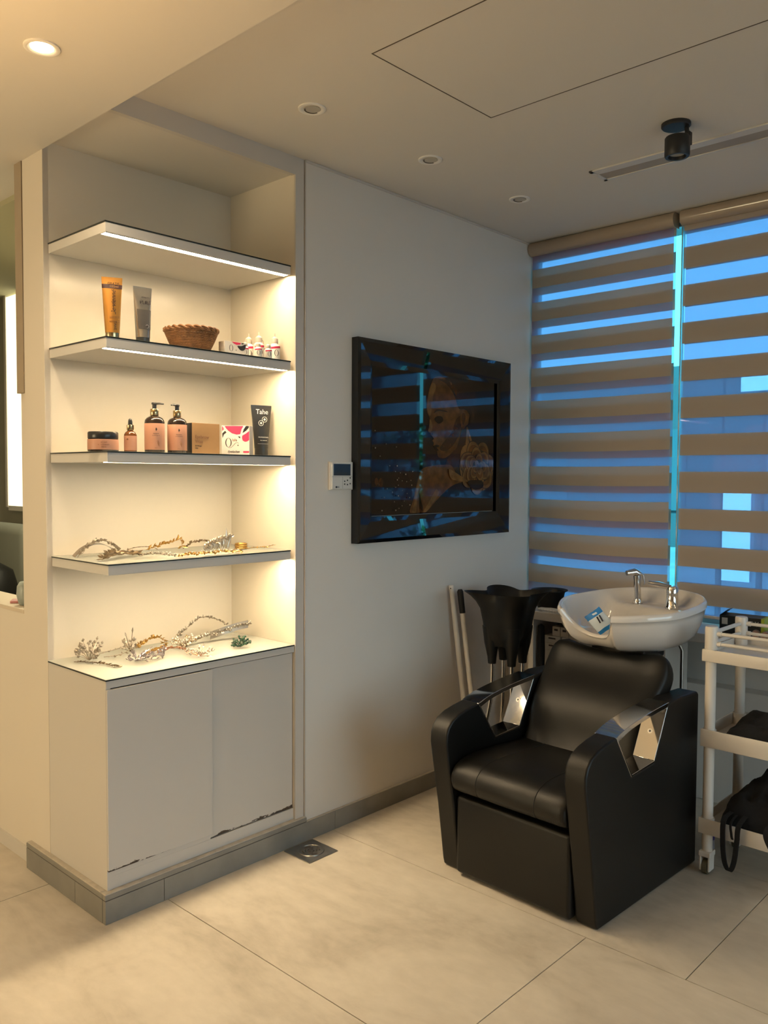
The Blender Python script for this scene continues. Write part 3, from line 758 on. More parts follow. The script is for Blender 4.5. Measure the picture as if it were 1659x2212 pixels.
t = thing('paper_stack', 'loose white papers on the worktop edge below the black bowl', 'paper', (3.605, 2.20, CT), math.radians(-8))
for k in range(5): B().m('paper').box(-.05 + .006 * (k % 3), .012 + .006 * (k % 2), -.09 + .009 * k, .03 + .010 * k, .0004 + .0030 * k, .0032 + .0030 * k).out('sheet', t)
def carton(loc, dims, rz, label, group):
    t = thing('carton', label, 'box', loc, rz, group); dx, dy, dz = dims
    B().m('carton_aged').box(-dx / 2, dx / 2, -dy / 2, dy / 2, 0, dz, .0015).out('box_body', t)
    b = B().m('ink'); b.box(-dx / 2 - .0008, -dx / 2 + .001, -dy * .2, dy * .25, dz * .55, dz * .75); b.out('printed_mark', t)
    return t
g = 'small cartons stored under the worktop'
zs = .5155
carton((3.66, 2.203, zs), (.12, .088, .110), 0, 'tall pale carton under the worktop, at the foot of the pile by the side panel', g)
carton((3.66, 2.203, zs + .1104), (.12, .090, .036), .03, 'flat pale carton under the worktop, the lower of two stacked flat ones', g)
carton((3.66, 2.203, zs + .1468), (.12, .090, .036), -.02, 'flat pale carton under the worktop, the upper of two stacked flat ones', g)
carton((3.66, 2.100, zs), (.12, .100, .183), 0, 'large pale carton under the worktop, behind the top of the chair back', g)
for y, lab in ((2.186, 'small white carton in the top row under the worktop, nearest the side panel'), (2.139, 'small white carton in the top row under the worktop, middle of three'), (2.092, 'small white carton in the top row under the worktop, nearest the basin')):
    carton((3.645, y, zs + .1834), (.08, .044, .048), 0, lab, g)
t = thing('bag', 'crumpled dark bag hanging under the worktop beside its side panel', 'bag', (3.60, 2.269, .516))
b = B().m('cloth_black'); R = []
for k, (z, r) in enumerate(((0, .014), (.02, .018), (.09, .018), (.17, .017), (.225, .015), (.235, .004))): R.append([(r * math.cos(2 * PI * q / 14) * (1 + .2 * math.sin(3 * q + k)), r * math.sin(2 * PI * q / 14) * (1 + .2 * math.cos(2 * q + k)), z) for q in range(14)])
b.rings(R); b.out('pouch', t, smooth=60)
# hair colour box and tubes at the trolley end of the worktop
t = thing('dye_box', 'black hair colour box with lime end on the worktop behind the trolley', 'box', (3.64, 1.297, CT), math.radians(3))
b = B().m('box_black').box(-.01, .085, -.090, .092, 0, .078, .001); b.out('box_body', t)
b = B().m('lime').box(-.0106, .0856, -.0915, -.078, .0005, .0786, .001); b.out('end_flap', t)
b = B().m('box_black'); b.flat([(-.010, .092, .078), (.085, .092, .078), (.080, .060, .104), (-.006, .060, .104)]); b.flat([(-.010, .092, .0775), (.085, .092, .0775), (.080, .060, .1035), (-.006, .060, .1035)]); b.out('lid_flap', t)
B().m('carton_aged').box(-.0112, -.009, .058, .082, .040, .068).out('barcode_label', t)
text('O T Y e', .030, (-.0108, -.045, .052), (0, -1, 0), FZ, 'carton_aged', t, sx=.9)
def roll(loc, rz, label, m1='foil', r=.016, ln=.06):
    t = thing('colour_tube', label, 'tube', loc, rz, 'small tubes beside the black box')
    b = B().m(m1); b.tube([(0, 0, r), (ln, 0, r)], r, 20); b.out('body', t, smooth=50)
    b = B().m('hair_rose'); b.tube([(-.012, 0, r), (0.001, 0, r)], r * .72, 18); b.m('groove_dark').tube([(-.0128, 0, r), (-.0118, 0, r)], r * .38, 14); b.out('cap', t, smooth=50)
roll((3.612, 1.232, CT), .15, 'pinkish metal tube lying before the black box, cap forward')
roll((3.605, 1.192, CT), -.1, 'second metal tube lying before the lime box end')
t = thing('orange_cup', 'small orange pot on the worktop edge behind the trolley rail', 'pot', (3.60, 1.145, CT))
B().m('orange').lathe([(.019, 0), (.022, .004), (.024, .040), (.020, .042), (.004, .042)], 24).out('pot', t, smooth=40)

# ------------------------------------------------------------------ trolley
TX, TY = 3.095, 1.213
tr = thing('trolley', 'white plastic three-tier salon trolley on castors beside the chair', 'trolley', (TX, TY, 0))
px, py = .300, -.62
def tray(z0, z1, name):
    b = B().m('trolley_plastic'); e = .0255
    b.box(-e + .002, px + e - .002, py - e + .002, e - .002, z0 + .012, z0 + .020)
    b.box(-e, -e + .006, py - e, e, z0, z1, .0025); b.box(px + e - .006, px + e, py - e, e, z0, z1, .0025)
    b.box(-e + .0008, px + e - .0008, e - .0065, e - .0006, z0 + .0006, z1 - .0006, .0022); b.box(-e + .0008, px + e - .0008, py - e + .0006, py - e + .0065, z0 + .0006, z1 - .0006, .0022)
    for x in (0, px):
        for y in (0, py): b.tube([(x, y, z0), (x, y, z1 - .002)], .0245, 18)
    b.out(name, tr, smooth=40)
tray(.808, .853, 'tray'); tray(.487, .553, 'tray'); tray(.158, .217, 'tray')
for x in (0, px):
    for y in (0, py):
        b = B().m('trolley_plastic'); b.tube([(x, y, .088), (x, y, .86)], .0195, 18); b.tube([(x, y, .853), (x, y, .932), (x, y, .938)], [.0235, .0235, .0215], 20); b.out('post', tr, smooth=50)
        cs = B().m('trolley_plastic'); cs.box(x - .026, x + .026, y - .022, y + .022, .070, .090, .003); cs.box(x - .024, x + .022, y + .012, y + .020, .016, .074, .003); cs.box(x - .024, x + .022, y - .020, y - .012, .016, .074, .003); c_ = cs.out('castor', tr)
        w_ = B().m('rubber'); w_.tube([(x, y - .0095, .028), (x, y + .0095, .028)], .0275, 24); w_.out('wheel', c_, smooth=40)
b = B().m('trolley_plastic')
for zz in (.912, .874):
    for x in (0, px): b.tube([(x, -.02, zz), (x, -.036, zz), (x, -.0365, zz), (x, py + .02, zz)], [.0095, .0095, .0068, .0068], 12)
    for y in (0, py): b.tube([(.02, y, zz), (px - .02, y, zz)], .0075, 12)
b.out('guard_rail', tr, smooth=50)
def cloth(name, label, cat, loc, sx, sy, hz, seed, strap=False):
    t = thing(name, label, cat, loc)
    b = B().m('cloth_black'); nx, ny = 26, 30; G = []
    for i in range(nx + 1):
        row = []
        for j in range(ny + 1):
            u, v = i / nx * 2 - 1, j / ny * 2 - 1
            e = max(0, 1 - (abs(u) ** 3.2)) ** .5 * max(0, 1 - abs(v) ** 3.4) ** .5
            h = hz * e * (.72 + .28 * noise.noise(Vector((u * 1.6 + seed, v * 1.6, 0))) + .13 * noise.noise(Vector((u * 6 + seed, v * 5, 1)))) + .0015
            row.append(b.v((u * sx + .006 * noise.noise(Vector((u * 4, v * 4, seed))), v * sy + .008 * noise.noise(Vector((u * 4, v * 4, seed + 5))), max(.0015, h))))
        G.append(row)
    for i in range(nx):
        for j in range(ny): b.face((G[i][j], G[i + 1][j], G[i + 1][j + 1], G[i][j + 1]))
    low = [[b.v((q.co.x, q.co.y, 0)) for q in (G[0] + [G[i][-1] for i in range(1, nx + 1)] + list(reversed(G[-1][:-1])) + [G[i][0] for i in range(nx - 1, 0, -1)])]]
    rimv = G[0] + [G[i][-1] for i in range(1, nx + 1)] + list(reversed(G[-1][:-1])) + [G[i][0] for i in range(nx - 1, 0, -1)]
    for k in range(len(rimv)): b.face((rimv[k], rimv[(k + 1) % len(rimv)], low[0][(k + 1) % len(rimv)], low[0][k]))
    b.face(low[0]); b.out('folded_cloth' if not strap else 'bag_body', t, smooth=80)
    return t
cloth('towel', 'black folded towels piled on the middle trolley tier', 'towel', (TX + .15, TY - .222, .508), .140, .19, .125, 2.3)
bag = cloth('apron', 'crumpled black apron with hanging straps on the bottom trolley tier', 'apron', (TX + .150, TY - .222, .179), .150, .185, .24, 5.1)
b = B().m('cloth_black')
def strip(P, w_=.012):
    P = catmull(P, 6); L = [[p + Vector((0, -w_, 0)), p + Vector((.002, 0, 0)) + Vector((0, w_, 0)), p + Vector((.006, w_, 0)), p + Vector((.006, -w_, 0))] for p in P]
    b.rings(L)
x_ = -.155 - .165 + .13
strip([(-.10, .135, .075), (-.205, .140, .070), (-.215, .142, .0), (-.212, .135, -.085), (-.208, .118, -.118), (-.210, .102, -.08), (-.213, .092, .0), (-.205, .088, .06), (-.10, .085, .08)], .009)
strip([(-.10, .00, .07), (-.205, -.005, .055), (-.214, -.03, .0), (-.212, -.075, -.07), (-.21, -.10, -.10)], .010)
strip([(-.10, .118, .072), (-.203, .117, .062), (-.2135, .112, .022), (-.2135, .108, .004)], .004)
b.out('strap', bag, smooth=60)
bt = thing('spray_bottle', 'small bottle with blue band on the floor between chair and trolley', 'bottle', (3.235, 1.2575, 0))
b = B().m('bottle_clear').lathe([(.016, 0), (.018, .01), (.018, .10), (.014, .125), (.010, .13)], 24); b.m('blue_cap').lathe([(.0184, .075), (.0184, .105), (.0182, .106)], 24); b.out('bottle_body', bt, smooth=50)
b = B().m('black_plastic').lathe([(.013, .13), (.013, .155), (.008, .16), (.008, .18)], 16); b.box(-.03, .012, -.007, .007, .17, .188, .003); b.out('spray_head', bt, smooth=50)

# ------------------------------------------------------------------ products on the shelves
def squeeze(name, label, loc, rz, w, h, mbody, mcap, caph, rcap, cat='tube'):
    t = thing(name, label, cat, loc, rz)
    b = B().m(mbody); R = []; n = 28
    for k in range(11):
        s = k / 10; z = caph + (h - caph - .008) * s; hw = rcap * 1.04 + (w / 2 - rcap * 1.04) * s; hd = rcap * .95 * (1 - s) ** .8 + .0012
        R.append([(hw * math.cos(2 * PI * q / n), hd * math.sin(2 * PI * q / n), z) for q in range(n)])
    R.append([(w / 2 * math.cos(2 * PI * q / n), .0012 * math.sin(2 * PI * q / n), h) for q in range(n)])
    b.rings(R); b.out('tube_body', t, smooth=40)
    b = B().m(mcap); b.lathe([(rcap * .97, 0), (rcap, .002), (rcap * 1.0, caph)], 28); b.out('cap', t, smooth=40)
    return t
def tube_d(s, rcap): return rcap * .95 * (1 - s) ** .8 + .0012
g1 = squeeze('cream_tube', 'gold cosmetic tube standing on the second shelf, left of the silver one', (1.447, 2.603, S2), math.radians(-26), .067, .208, 'gold_tube', 'gold_metal', .022, .0225)
def band(t, w, h, caph, rcap, z0, z1, mname, x0=-1., x1=1., name='printed_band'):
    b = B().m(mname); R = []
    for z in (z0, (z0 + z1) / 2, z1):
        s = (z - caph) / (h - caph - .008); hw = rcap * 1.04 + (w / 2 - rcap * 1.04) * s; hd = tube_d(s, rcap); a0 = math.acos(max(-1, min(1, x0))); a1 = math.acos(max(-1, min(1, x1)))
        R.append([((hw + .0005) * math.cos(a), -(hd + .0006) * math.sin(a), z) for a in [a0 + (a1 - a0) * q / 16 for q in range(17)]])
    b.rings(R, False, False, closed=False); return b.out(name, t, smooth=60)
band(g1, .067, .208, .022, .0225, .170, .184, 'tube_band')
text('GRATIS', .0115, (.004, -.0052, .186), FX, FZ, 'ink', g1); text('100ml', .012, (.006, -.0062, .177), FX, FZ, 'carton_tan', g1)
text('Be·vienné', .021, (.004, -.0150, .122), FZ, (-1, .0, 0), 'ink', g1, shear=.35)
text('TAHE', .012, (.008, -.0215, .045), (0, 0, -1), (1, 0, 0), 'ink', g1)
for z in (.075, .071, .061, .057): text('nourishing repair mask', .0036, (.006, -.0205, z), FX, FZ, 'ink_brown', g1)
g2 = squeeze('cream_tube', 'silver-grey cosmetic tube with dark cap beside the wicker basket', (1.567, 2.612, S2), math.radians(-8), .068, .197, 'silver_tube', 'charcoal', .022, .0235)
band(g2, .068, .197, .022, .0235, .050, .118, 'grey_tube', -.80, .95)
text('PURE', .017, (.006, -.0110, .143), FX, FZ, 'ink', g2); text('cleansing clay', .0050, (.006, -.0085, .162), FX, FZ, 'ink', g2)
b = B().m('carton_grey'); b.disc((.008, -.0192, .060), .006, 'y', 18, .0006); b.m('ink').disc((.008, -.0196, .060), .0045, 'y', 16, .0006); b.out('emblem', g2)
g3 = squeeze('cream_tube', 'black tube with white lettering at the end of the eye-level shelf', (2.128, 2.662, S3), math.radians(-14), .090, .203, 'charcoal', 'charcoal', .030, .0265)
text('Tahe', .027, (.0, -.0078, .176), FX, FZ, 'white_ink', g3)
b = B().m('white_ink')
for dx, dz in ((.008, .146), (-.008, .131)):
    yy = -.0145 - (.150 - dz) * .1
    b.tube([(dx + .0105 * math.cos(2 * PI * k / 20), yy, dz + .0105 * math.sin(2 * PI * k / 20)) for k in range(21)], .0009, 5); b.disc((dx, yy, dz), .0045, 'y', 14, .0008)
b.out('emblem', g3)
text('PROFESSIONAL', .0065, (0, -.0215, .074), FX, FZ, 'white_ink', g3); text('hair treatment', .005, (0, -.0235, .062), FX, FZ, 'white_ink', g3)
B().m('carton_grey').tube([(-.026, -.024, .048), (0, -.0268, .048), (.026, -.024, .048)], .0006, 5).out('ring_line', g3)

# wicker basket
bk = thing('basket', 'small brown wicker bowl on the second shelf', 'basket', (1.806, 2.672, S2))
def bprof(s): return .056 + .040 * s ** .75, .004 + .078 * s
b = B().m('wicker'); n = 96
for k in range(15):
    s = k / 14; r, z = bprof(s)
    b.tube([((r + .0022 * (1 if (j + k) % 2 else -1)) * math.cos(2 * PI * j / n), (r + .0022 * (1 if (j + k) % 2 else -1)) * math.sin(2 * PI * j / n), z) for j in range(n + 1)], .0033, 5, cap=False)
b.out('weave', bk, smooth=80)
b = B().m('wicker')
for j in range(0, 48):
    a = 2 * PI * j / 48; b.tube([(bprof(k / 6)[0] * math.cos(a), bprof(k / 6)[0] * math.sin(a), bprof(k / 6)[1]) for k in range(7)], .002, 4)
b.lathe([(.054, .001), (.057, .004), (.002, .005)], 40); b.out('ribs', bk)
b = B().m('wicker')
for q in range(2):
    b.tube([((.0965 + .0035 * math.sin(11 * 2 * PI * j / 180 + q * PI)) * math.cos(2 * PI * j / 180), (.0965 + .0035 * math.sin(11 * 2 * PI * j / 180 + q * PI)) * math.sin(2 * PI * j / 180), .084 + .005 * math.cos(11 * 2 * PI * j / 180 + q * PI)) for j in range(181)], .0042, 6, cap=False)
b.out('braided_rim', bk, smooth=80)

def O_mark(t, org, r, xd, zd, mname='ink'):
    """a tall letter O drawn as a ring, thick at the sides"""
    b = B().m(mname); x = Vector(xd); z = Vector(zd); nrm = x.cross(z); org = Vector(org); n = 28; R = []
    A = [org + x * (r * math.cos(2 * PI * k / n)) + z * (r * 1.45 * math.sin(2 * PI * k / n)) for k in range(n)]
    Bq = [org + x * (r * .70 * math.cos(2 * PI * k / n)) + z * (r * 1.36 * math.sin(2 * PI * k / n)) for k in range(n)]
    va = [b.v(p + nrm * .0004) for p in A]; vb = [b.v(p + nrm * .0004) for p in Bq]
    for k in range(n): b.face((va[k], va[(k + 1) % n], vb[(k + 1) % n], vb[k]))
    return b.out('letter_mark', t)
def poly_xz(b, mname, pts, y, n=4, smooth=True):
    P = catmull([(x, z, 0) for x, z in pts], n, True) if smooth else [Vector((x, z, 0)) for x, z in pts]
    b.m(mname); b.flat([(p.x, y, p.y) for p in P])
# small white carton behind the basket
t = thing('carton', 'white and pink carton on the second shelf, partly behind the wicker bowl', 'box', (1.962, 2.60, S2), math.radians(-4))
b = B().m('carton_white').box(-.062, .030, -.012, .03, 0, .052, .0006); b.m('carton_grey').box(.0295, .0305, -.0115, .0295, .001, .051); b.out('box_body', t)
b = B(); poly_xz(b, 'pink', [(-.032, .051), (.010, .0505), (.006, .044), (-.010, .041), (-.022, .0445)], -.0125, smooth=False)
poly_xz(b, 'ink', [(.012, .0505), (.026, .0505), (.020, .0465), (.013, .045)], -.0125, smooth=False)
poly_xz(b, 'charcoal', [(-.006, .037), (.012, .039), (.030, .046), (.031, .036), (.024, .024), (.012, .021), (.002, .026)], -.0125)
b.m('ink').disc((-.012, -.0125, .021), .0018, 'y', 10, .0006); b.out('printed_shapes', t); O_mark(t, (-.034, -.0122, .027), .0085, FX, FZ, 'ink')
# nail-size bottles
def dropper_bottle(r, h):
    t = thing('glue_bottle', '', 'bottle')
    b = B().m('bottle_white'); b.lathe([(r * .92, 0), (r, .002), (r, h * .50), (r * .94, h * .56), (r * .62, h * .62), (r * .58, h * .635)], 28); b.out('bottle_body', t, smooth=40)
    b = B().m('pink'); k = 10
    R = [[(r * 1.02 * math.cos(-PI * (.16 + .68 * q / k)), r * 1.02 * math.sin(-PI * (.16 + .68 * q / k)), z + .02 * h * math.cos(PI * q / k)) for q in range(k + 1)] for z in (h * .44, h * .515)]
    b.rings(R, False, False, closed=False); b.out('label_stripe', t, smooth=60)
    b = B().m('nozzle'); b.lathe([(r * .64, h * .63), (r * .66, h * .64), (r * .62, h * .80), (r * .30, h * .86), (r * .14, h * .88), (r * .10, h), (.0004, h)], 20); b.out('nozzle', t, smooth=40)
    O_mark(t, (0, -r * 1.02, h * .28), r * .42, FX, FZ, 'ink')
    return t
big = dropper_bottle(.0215, .112); small = dropper_bottle(.0150, .066)
gb = 'small white dropper bottles on the second shelf'
spots = [(small, 2.000, 2.600, 'small white dropper bottle nearest the carton on the second shelf'),
         (big, 2.086, 2.688, 'tall white dropper bottle at the rear left of the little group'),
         (big, 2.092, 2.632, 'tall white dropper bottle in the middle of the little group'),
         (small, 2.040, 2.570, 'small white dropper bottle at the shelf edge, before the tallest one'),
         (big, 2.152, 2.695, 'tall white dropper bottle at the rear, half hidden by its neighbours'),
         (small, 2.089, 2.570, 'small white dropper bottle at the shelf edge, second from the side panel'),
         (big, 2.150, 2.604, 'tall white dropper bottle closest to the niche side panel')]
usedp = set()
for proto, x, y, lab in spots:
    o = proto if proto.name not in usedp else copy_tree(proto)
    usedp.add(proto.name); o.location = (x, y, S2); o['label'] = lab; o['group'] = gb; o.rotation_euler = (0, 0, math.radians(random.uniform(-35, -10)))

# eye-level shelf
t = thing('cream_jar', 'wide blush jar with black lid at the left end of the eye-level shelf', 'jar', (1.420, 2.622, S3), math.radians(-40))
b = B().m('bottle_dark').lathe([(.0485, 0), (.050, .003), (.050, .040), (.047, .042)], 40); b.out('glass_body', t, smooth=40)
b = B().m('blush').lathe([(.0504, .005), (.0506, .006), (.0506, .0395), (.0504, .040)], 40, cap=False); b.out('paper_label', t, smooth=40)
b = B().m('charcoal').lathe([(.0485, .042), (.0495, .044), (.0495, .062), (.047, .0655), (.002, .066)], 40); b.out('lid', t, smooth=40)
for z, s in ((.030, 'hair mask'), (.022, 'argan & keratin'), (.014, '250 ml')): text(s, .006, (.012, -.0500, z), FX, FZ, 'ink_brown', t)
t = thing('dropper_bottle', 'amber glass dropper bottle beside the wide jar', 'bottle', (1.522, 2.622, S3), math.radians(-40))
b = B().m('amber').lathe([(.020, 0), (.0212, .002), (.0212, .060), (.017, .068), (.010, .073), (.009, .080)], 32); b.out('glass_body', t, smooth=40)
b = B().m('blush').lathe([(.0214, .006), (.0216, .007), (.0216, .055), (.0214, .056)], 32, cap=False); b.out('paper_label', t, smooth=40)
b = B().m('gold_metal').lathe([(.0115, .076), (.0122, .077), (.0122, .093), (.0112, .094)], 28); b.out('collar', t, smooth=40)
b = B().m('charcoal').lathe([(.0075, .094), (.0072, .105), (.0062, .112), (.003, .1155), (.0003, .116)], 20); b.out('rubber_bulb', t, smooth=60)
b = B().m('ink_brown').disc((-.006, -.0210, .044), .003, 'y', 12, .001); b.out('emblem', t)
def pump_bottle(label, x, spout):
    t = thing('pump_bottle', label, 'bottle', (x, 2.622, S3), math.radians(-40), 'brown pump bottles on the eye-level shelf')
    b = B().m('bottle_dark').lathe([(.033, 0), (.0345, .003), (.0345, .108), (.0325, .116), (.027, .123), (.018, .1275), (.0135, .129), (.013, .134)], 40); b.out('bottle_body', t, smooth=45)
    b = B().m('blush').lathe([(.0347, .010), (.0350, .011), (.0350, .102), (.0347, .103)], 40, cap=False); b.out('paper_label', t, smooth=40)
    b = B().m('gold_metal').lathe([(.014, .131), (.0146, .132), (.0146, .153), (.0136, .1545), (.006, .155)], 32); b.out('collar', t, smooth=40)
    b = B().m('charcoal').lathe([(.0075, .154), (.0075, .170), (.0100, .1715), (.0100, .176), (.0088, .1775), (.002, .178)], 24)
    d = Vector(spout); b.tube([Vector((0, 0, .174)), Vector((0, 0, .174)) + d * .020, Vector((0, 0, .1715)) + d * .036], [.0042, .0036, .0024], 10); b.out('pump_head', t, smooth=45)
    b = B().m('ink'); b.leaf((.010, -.0334, .089), (0, 0, -1), (0, -1, 0), .014, .0045, .2); b.m('ink_brown').leaf((.016, -.0325, .046), (.15, 0, -1), (0, -1, 0), .026, .003, .2); b.leaf((.013, -.0328, .040), (-.6, 0, -1), (0, -1, 0), .016, .002, .2); b.out('emblem', t)
    text('shampoo', .0062, (.010, -.0347, .067), FX, FZ, 'ink', t, sx=.9); text('keratin & argan oil', .0042, (.010, -.0347, .060), FX, FZ, 'ink', t, sx=.8); text('500ml', .004, (.010, -.0347, .016), FX, FZ, 'ink_brown', t)
pump_bottle('brown pump bottle with its black spout turned sideways, taller-looking of the pair', 1.617, (.94, -.34, 0))
pump_bottle('brown pump bottle with spout facing forward, next to the tan box', 1.710, (-.45, -.9, 0))
t = thing('carton', 'plain tan cardboard box on the eye-level shelf', 'box', (1.815, 2.608, S3))
b = B().m('carton_tan').box(-.058, .064, -.010, .055, 0, .113, .0008); b.m('charcoal').box(-.0588, -.0575, -.0095, .0545, .0005, .1125); b.out('box_body', t)
text('Eyebrow', .017, (-.045, -.0104, .062), FX, FZ, 'ink_brown', t, align='LEFT'); text('Wax', .017, (-.045, -.0104, .045), FX, FZ, 'ink_brown', t, align='LEFT'); text('50 Wraps', .007, (-.045, -.0104, .029), FX, FZ, 'ink', t, align='LEFT'); text('strips', .006, (-.045, -.0104, .021), FX, FZ, 'ink', t, align='LEFT')
t = thing('carton', 'white box with pink and black shapes beside the black tube', 'box', (1.985, 2.642, S3), math.radians(-52))
b = B().m('carton_white').box(-.055, .055, 0, .055, 0, .1145, .0006); b.m('carton_grey').box(.0546, .0556, .0005, .0545, .0005, .114); b.out('box_body', t)
b = B(); Y = -.0004
def S(q): return [(-.055 + .0955 * (x - 120) / 1000, .1145 * (1480 - z) / 1210) for x, z in q]
def clampS(q): return [(min(max(x, -.0545), .0545), min(max(z, .0005), .114)) for x, z in S(q)]
poly_xz(b, 'pink', clampS([(250, 285), (1030, 285), (950, 430), (900, 620), (750, 640), (560, 590), (400, 480), (310, 380)]), Y, smooth=False)
poly_xz(b, 'pink', clampS([(150, 285), (180, 320), (220, 420), (150, 490)]), Y, smooth=False)
poly_xz(b, 'charcoal', clampS([(150, 590), (270, 480), (330, 550), (220, 640), (160, 790)]), Y, smooth=False)
poly_xz(b, 'charcoal', clampS([(1130, 285), (1260, 285), (1250, 360), (1140, 480), (990, 580), (1040, 420)]), Y, smooth=False)
poly_xz(b, 'charcoal', clampS([(790, 715), (900, 715), (895, 800)]), Y, smooth=False)
poly_xz(b, 'pink', clampS([(980, 680), (1120, 600), (1265, 490), (1265, 860), (1180, 920), (1090, 930), (1000, 880), (970, 780)]), Y, smooth=False)
poly_xz(b, 'pink', clampS([(1020, 1310), (1265, 1310), (1265, 1385), (1020, 1385)]), Y, smooth=False)
b.m('ink'); sx_, sz_ = clampS([(805, 1075)])[0]; b.disc((sx_, Y - .0002, sz_), .0022, 'y', 10, .0006)
b.tube([(x, Y - .0002, z) for x, z in clampS([(420, 1180), (520, 1165), (620, 1070), (700, 980), (780, 960), (830, 1000)])], .0006, 5)
b.out('printed_shapes', t)
ox, oz = S([(410, 965)])[0]; O_mark(t, (ox, -.0006, oz), .0125, FX, FZ, 'ink')
lx, lz = S([(665, 860)])[0]; text('lala', .015, (lx, -.0006, lz), FX, FZ, 'ink_brown', t)
lx, lz = S([(620, 1335)])[0]; text('Eyelashes', .0125, (lx, -.0006, lz), FX, FZ, 'ink', t, shear=.4)

# ------------------------------------------------------------------ hair ornaments
RS = random.Random(11)
def rv(a=1.): return Vector((RS.uniform(-a, a), RS.uniform(-a, a), RS.uniform(-a, a)))
def vine(path, leaf, w, mstem, mleaf, label, group, name='hair_vine', cat='hair ornament', step=.008, bead=None, beadr=.003, beadstep=3, flatz=.5, up=.5):
    path = [(x, y, z * 1.3) for x, y, z in path] if name != 'headband' else path
    leaf *= 1.35; w *= 1.5
    P = catmull(path, 14); o0 = Vector(path[0]); base = Vector((o0.x, o0.y, 0))
    t = thing(name, label, cat, (o0.x, o0.y, path_base), group=group)
    loc = lambda p: Vector((p.x - o0.x, p.y - o0.y, p.z))
    b = B().m(mstem); b.tube([loc(p) for p in P], .0011, 5); b.out('stem', t)
    b = B().m(mleaf); acc = 0; k = 0; bb = B(); nb = 0
    for i in range(1, len(P)):
        d = P[i] - P[i - 1]; acc += d.length
        while acc > step:
            acc -= step; k += 1; dn = d.normalized(); sd = dn.cross(Vector((0, 0, 1)))
            sd = sd.normalized() if sd.length > .1 else Vector((1, 0, 0))
            s_ = 1 if k % 2 else -1
            ld = (dn * .55 + sd * s_ * .8 + Vector((0, 0, up * RS.uniform(-.2, 1))) + rv(.25)).normalized()
            p = loc(P[i])
            if p.z + ld.z * leaf < .002: ld.z = abs(ld.z) * .3
            b.leaf(p, ld, rv(1), leaf * RS.uniform(.75, 1.2), w * RS.uniform(.8, 1.2), .35)
            if bead and k % beadstep == 0:
                q = p + ld * leaf * .6 + Vector((0, 0, .003)); q.z = max(q.z, beadr + .0004); bb.m(bead).ball(q, beadr * RS.uniform(.7, 1.2), 8, 5); nb += 1
    b.out('leaves', t)
    if nb: bb.out('beads', t, smooth=80)
    else: bb.bm.free()
    return t
def spray(c, n, rad, h, leaf, w, mstem, mleaf, label, group, name='hair_pin', bead=None, beadr=.004, lean=(0, 0, 0), multi=3, stick=None):
    t = thing(name, label, 'hair ornament', (c[0], c[1], path_base), group=group)
    b = B().m(mstem); lf = B().m(mleaf); bb = B(); nb = 0; ln = Vector(lean); leaf *= 1.35; w *= 1.45; h *= 1.15; n = int(n * 1.3)
    for i in range(n):
        a = 2 * PI * i / n + RS.uniform(-.3, .3); rr = rad * RS.uniform(.55, 1.0); hh = h * RS.uniform(.25, 1.0) * (1.15 - .55 * rr / rad)
        tip = Vector((rr * math.cos(a), rr * math.sin(a), .004 + hh)) + ln; mid = tip * .55 + Vector((0, 0, hh * .15))
        P = catmull([(0, 0, .003), mid, tip], 5); b.tube(P, .0008, 4)
        for k in range(multi):
            p = P[-1 - k * 3] if 1 + k * 3 <= len(P) else P[0]
            d = (tip.normalized() + rv(.8)).normalized(); d.z = max(d.z, -.1)
            if leaf: lf.leaf(p, d, rv(1), leaf * RS.uniform(.7, 1.2), w * RS.uniform(.8, 1.2), .4)
            if bead: q = p + d * leaf * .5; q.z = max(q.z, beadr + .0003); bb.m(bead).ball(q, beadr * RS.uniform(.75, 1.15), 8, 5); nb += 1
    if stick:
        for s_ in stick: b.tube([Vector((0, 0, .003)), Vector(s_)], .0012, 5); lf.leaf(Vector(s_) * .75, s_, rv(1), Vector(s_).length * .3, w * .7, .4)
    b.out('stems', t)
    if leaf: lf.out('leaves', t)
    else: lf.bm.free()
    if nb: bb.out('beads', t, smooth=80)
    else: bb.bm.free()
    return t
path_base = S4
G4 = 'hair ornaments on the lowest shelf'
def arc(p, q, h, n=7, dy=0): return [(p[0] + (q[0] - p[0]) * k / (n - 1), p[1] + (q[1] - p[1]) * k / (n - 1) + dy * math.sin(PI * k / (n - 1)), .004 + h * math.sin(PI * k / (n - 1)) ** .8) for k in range(n)]
hb = vine(arc((1.415, 2.80), (1.580, 2.79), .056, 9), .017, .0042, 'hair_bronze', 'hair_silver', 'leafy silver headband standing in an arch at the left shelf end', G4, 'headband', step=.0045, up=.2)
b = B().m('hair_silver'); P = catmull(arc((0, .028), (.165, .018), .042, 9), 4)
b.rings([[p + Vector((0, -.012, -.002)), p + Vector((0, .012, .002)), p + Vector((0, .012, .004)), p + Vector((0, -.012, 0))] for p in P]); b.out('band', hb, smooth=60)
vine([(1.412, 2.622, .006), (1.44, 2.645, .014), (1.49, 2.68, .018), (1.545, 2.71, .012), (1.62, 2.75, .006)], .022, .0040, 'hair_bronze', 'hair_bronze', 'dull bronze leaf spray fanned at the front shelf corner', G4, step=.0026, up=.5)
vine([(1.66, 2.88, .010), (1.70, 2.865, .016), (1.738, 2.84, .014), (1.75, 2.82, .008)], .012, .0016, 'hair_bronze', 'hair_bronze', 'thin dark hair comb lying before the niche back, left of the gold vine', G4, step=.010, up=.1)
vine([(1.695, 2.815, .010), (1.735, 2.79, .022), (1.775, 2.772, .030), (1.815, 2.765, .036), (1.822, 2.762, .012)], .017, .0034, 'hair_gold', 'hair_gold', 'golden leaf vine with a star tip at the middle of the lowest shelf', G4, step=.0045, up=.9)
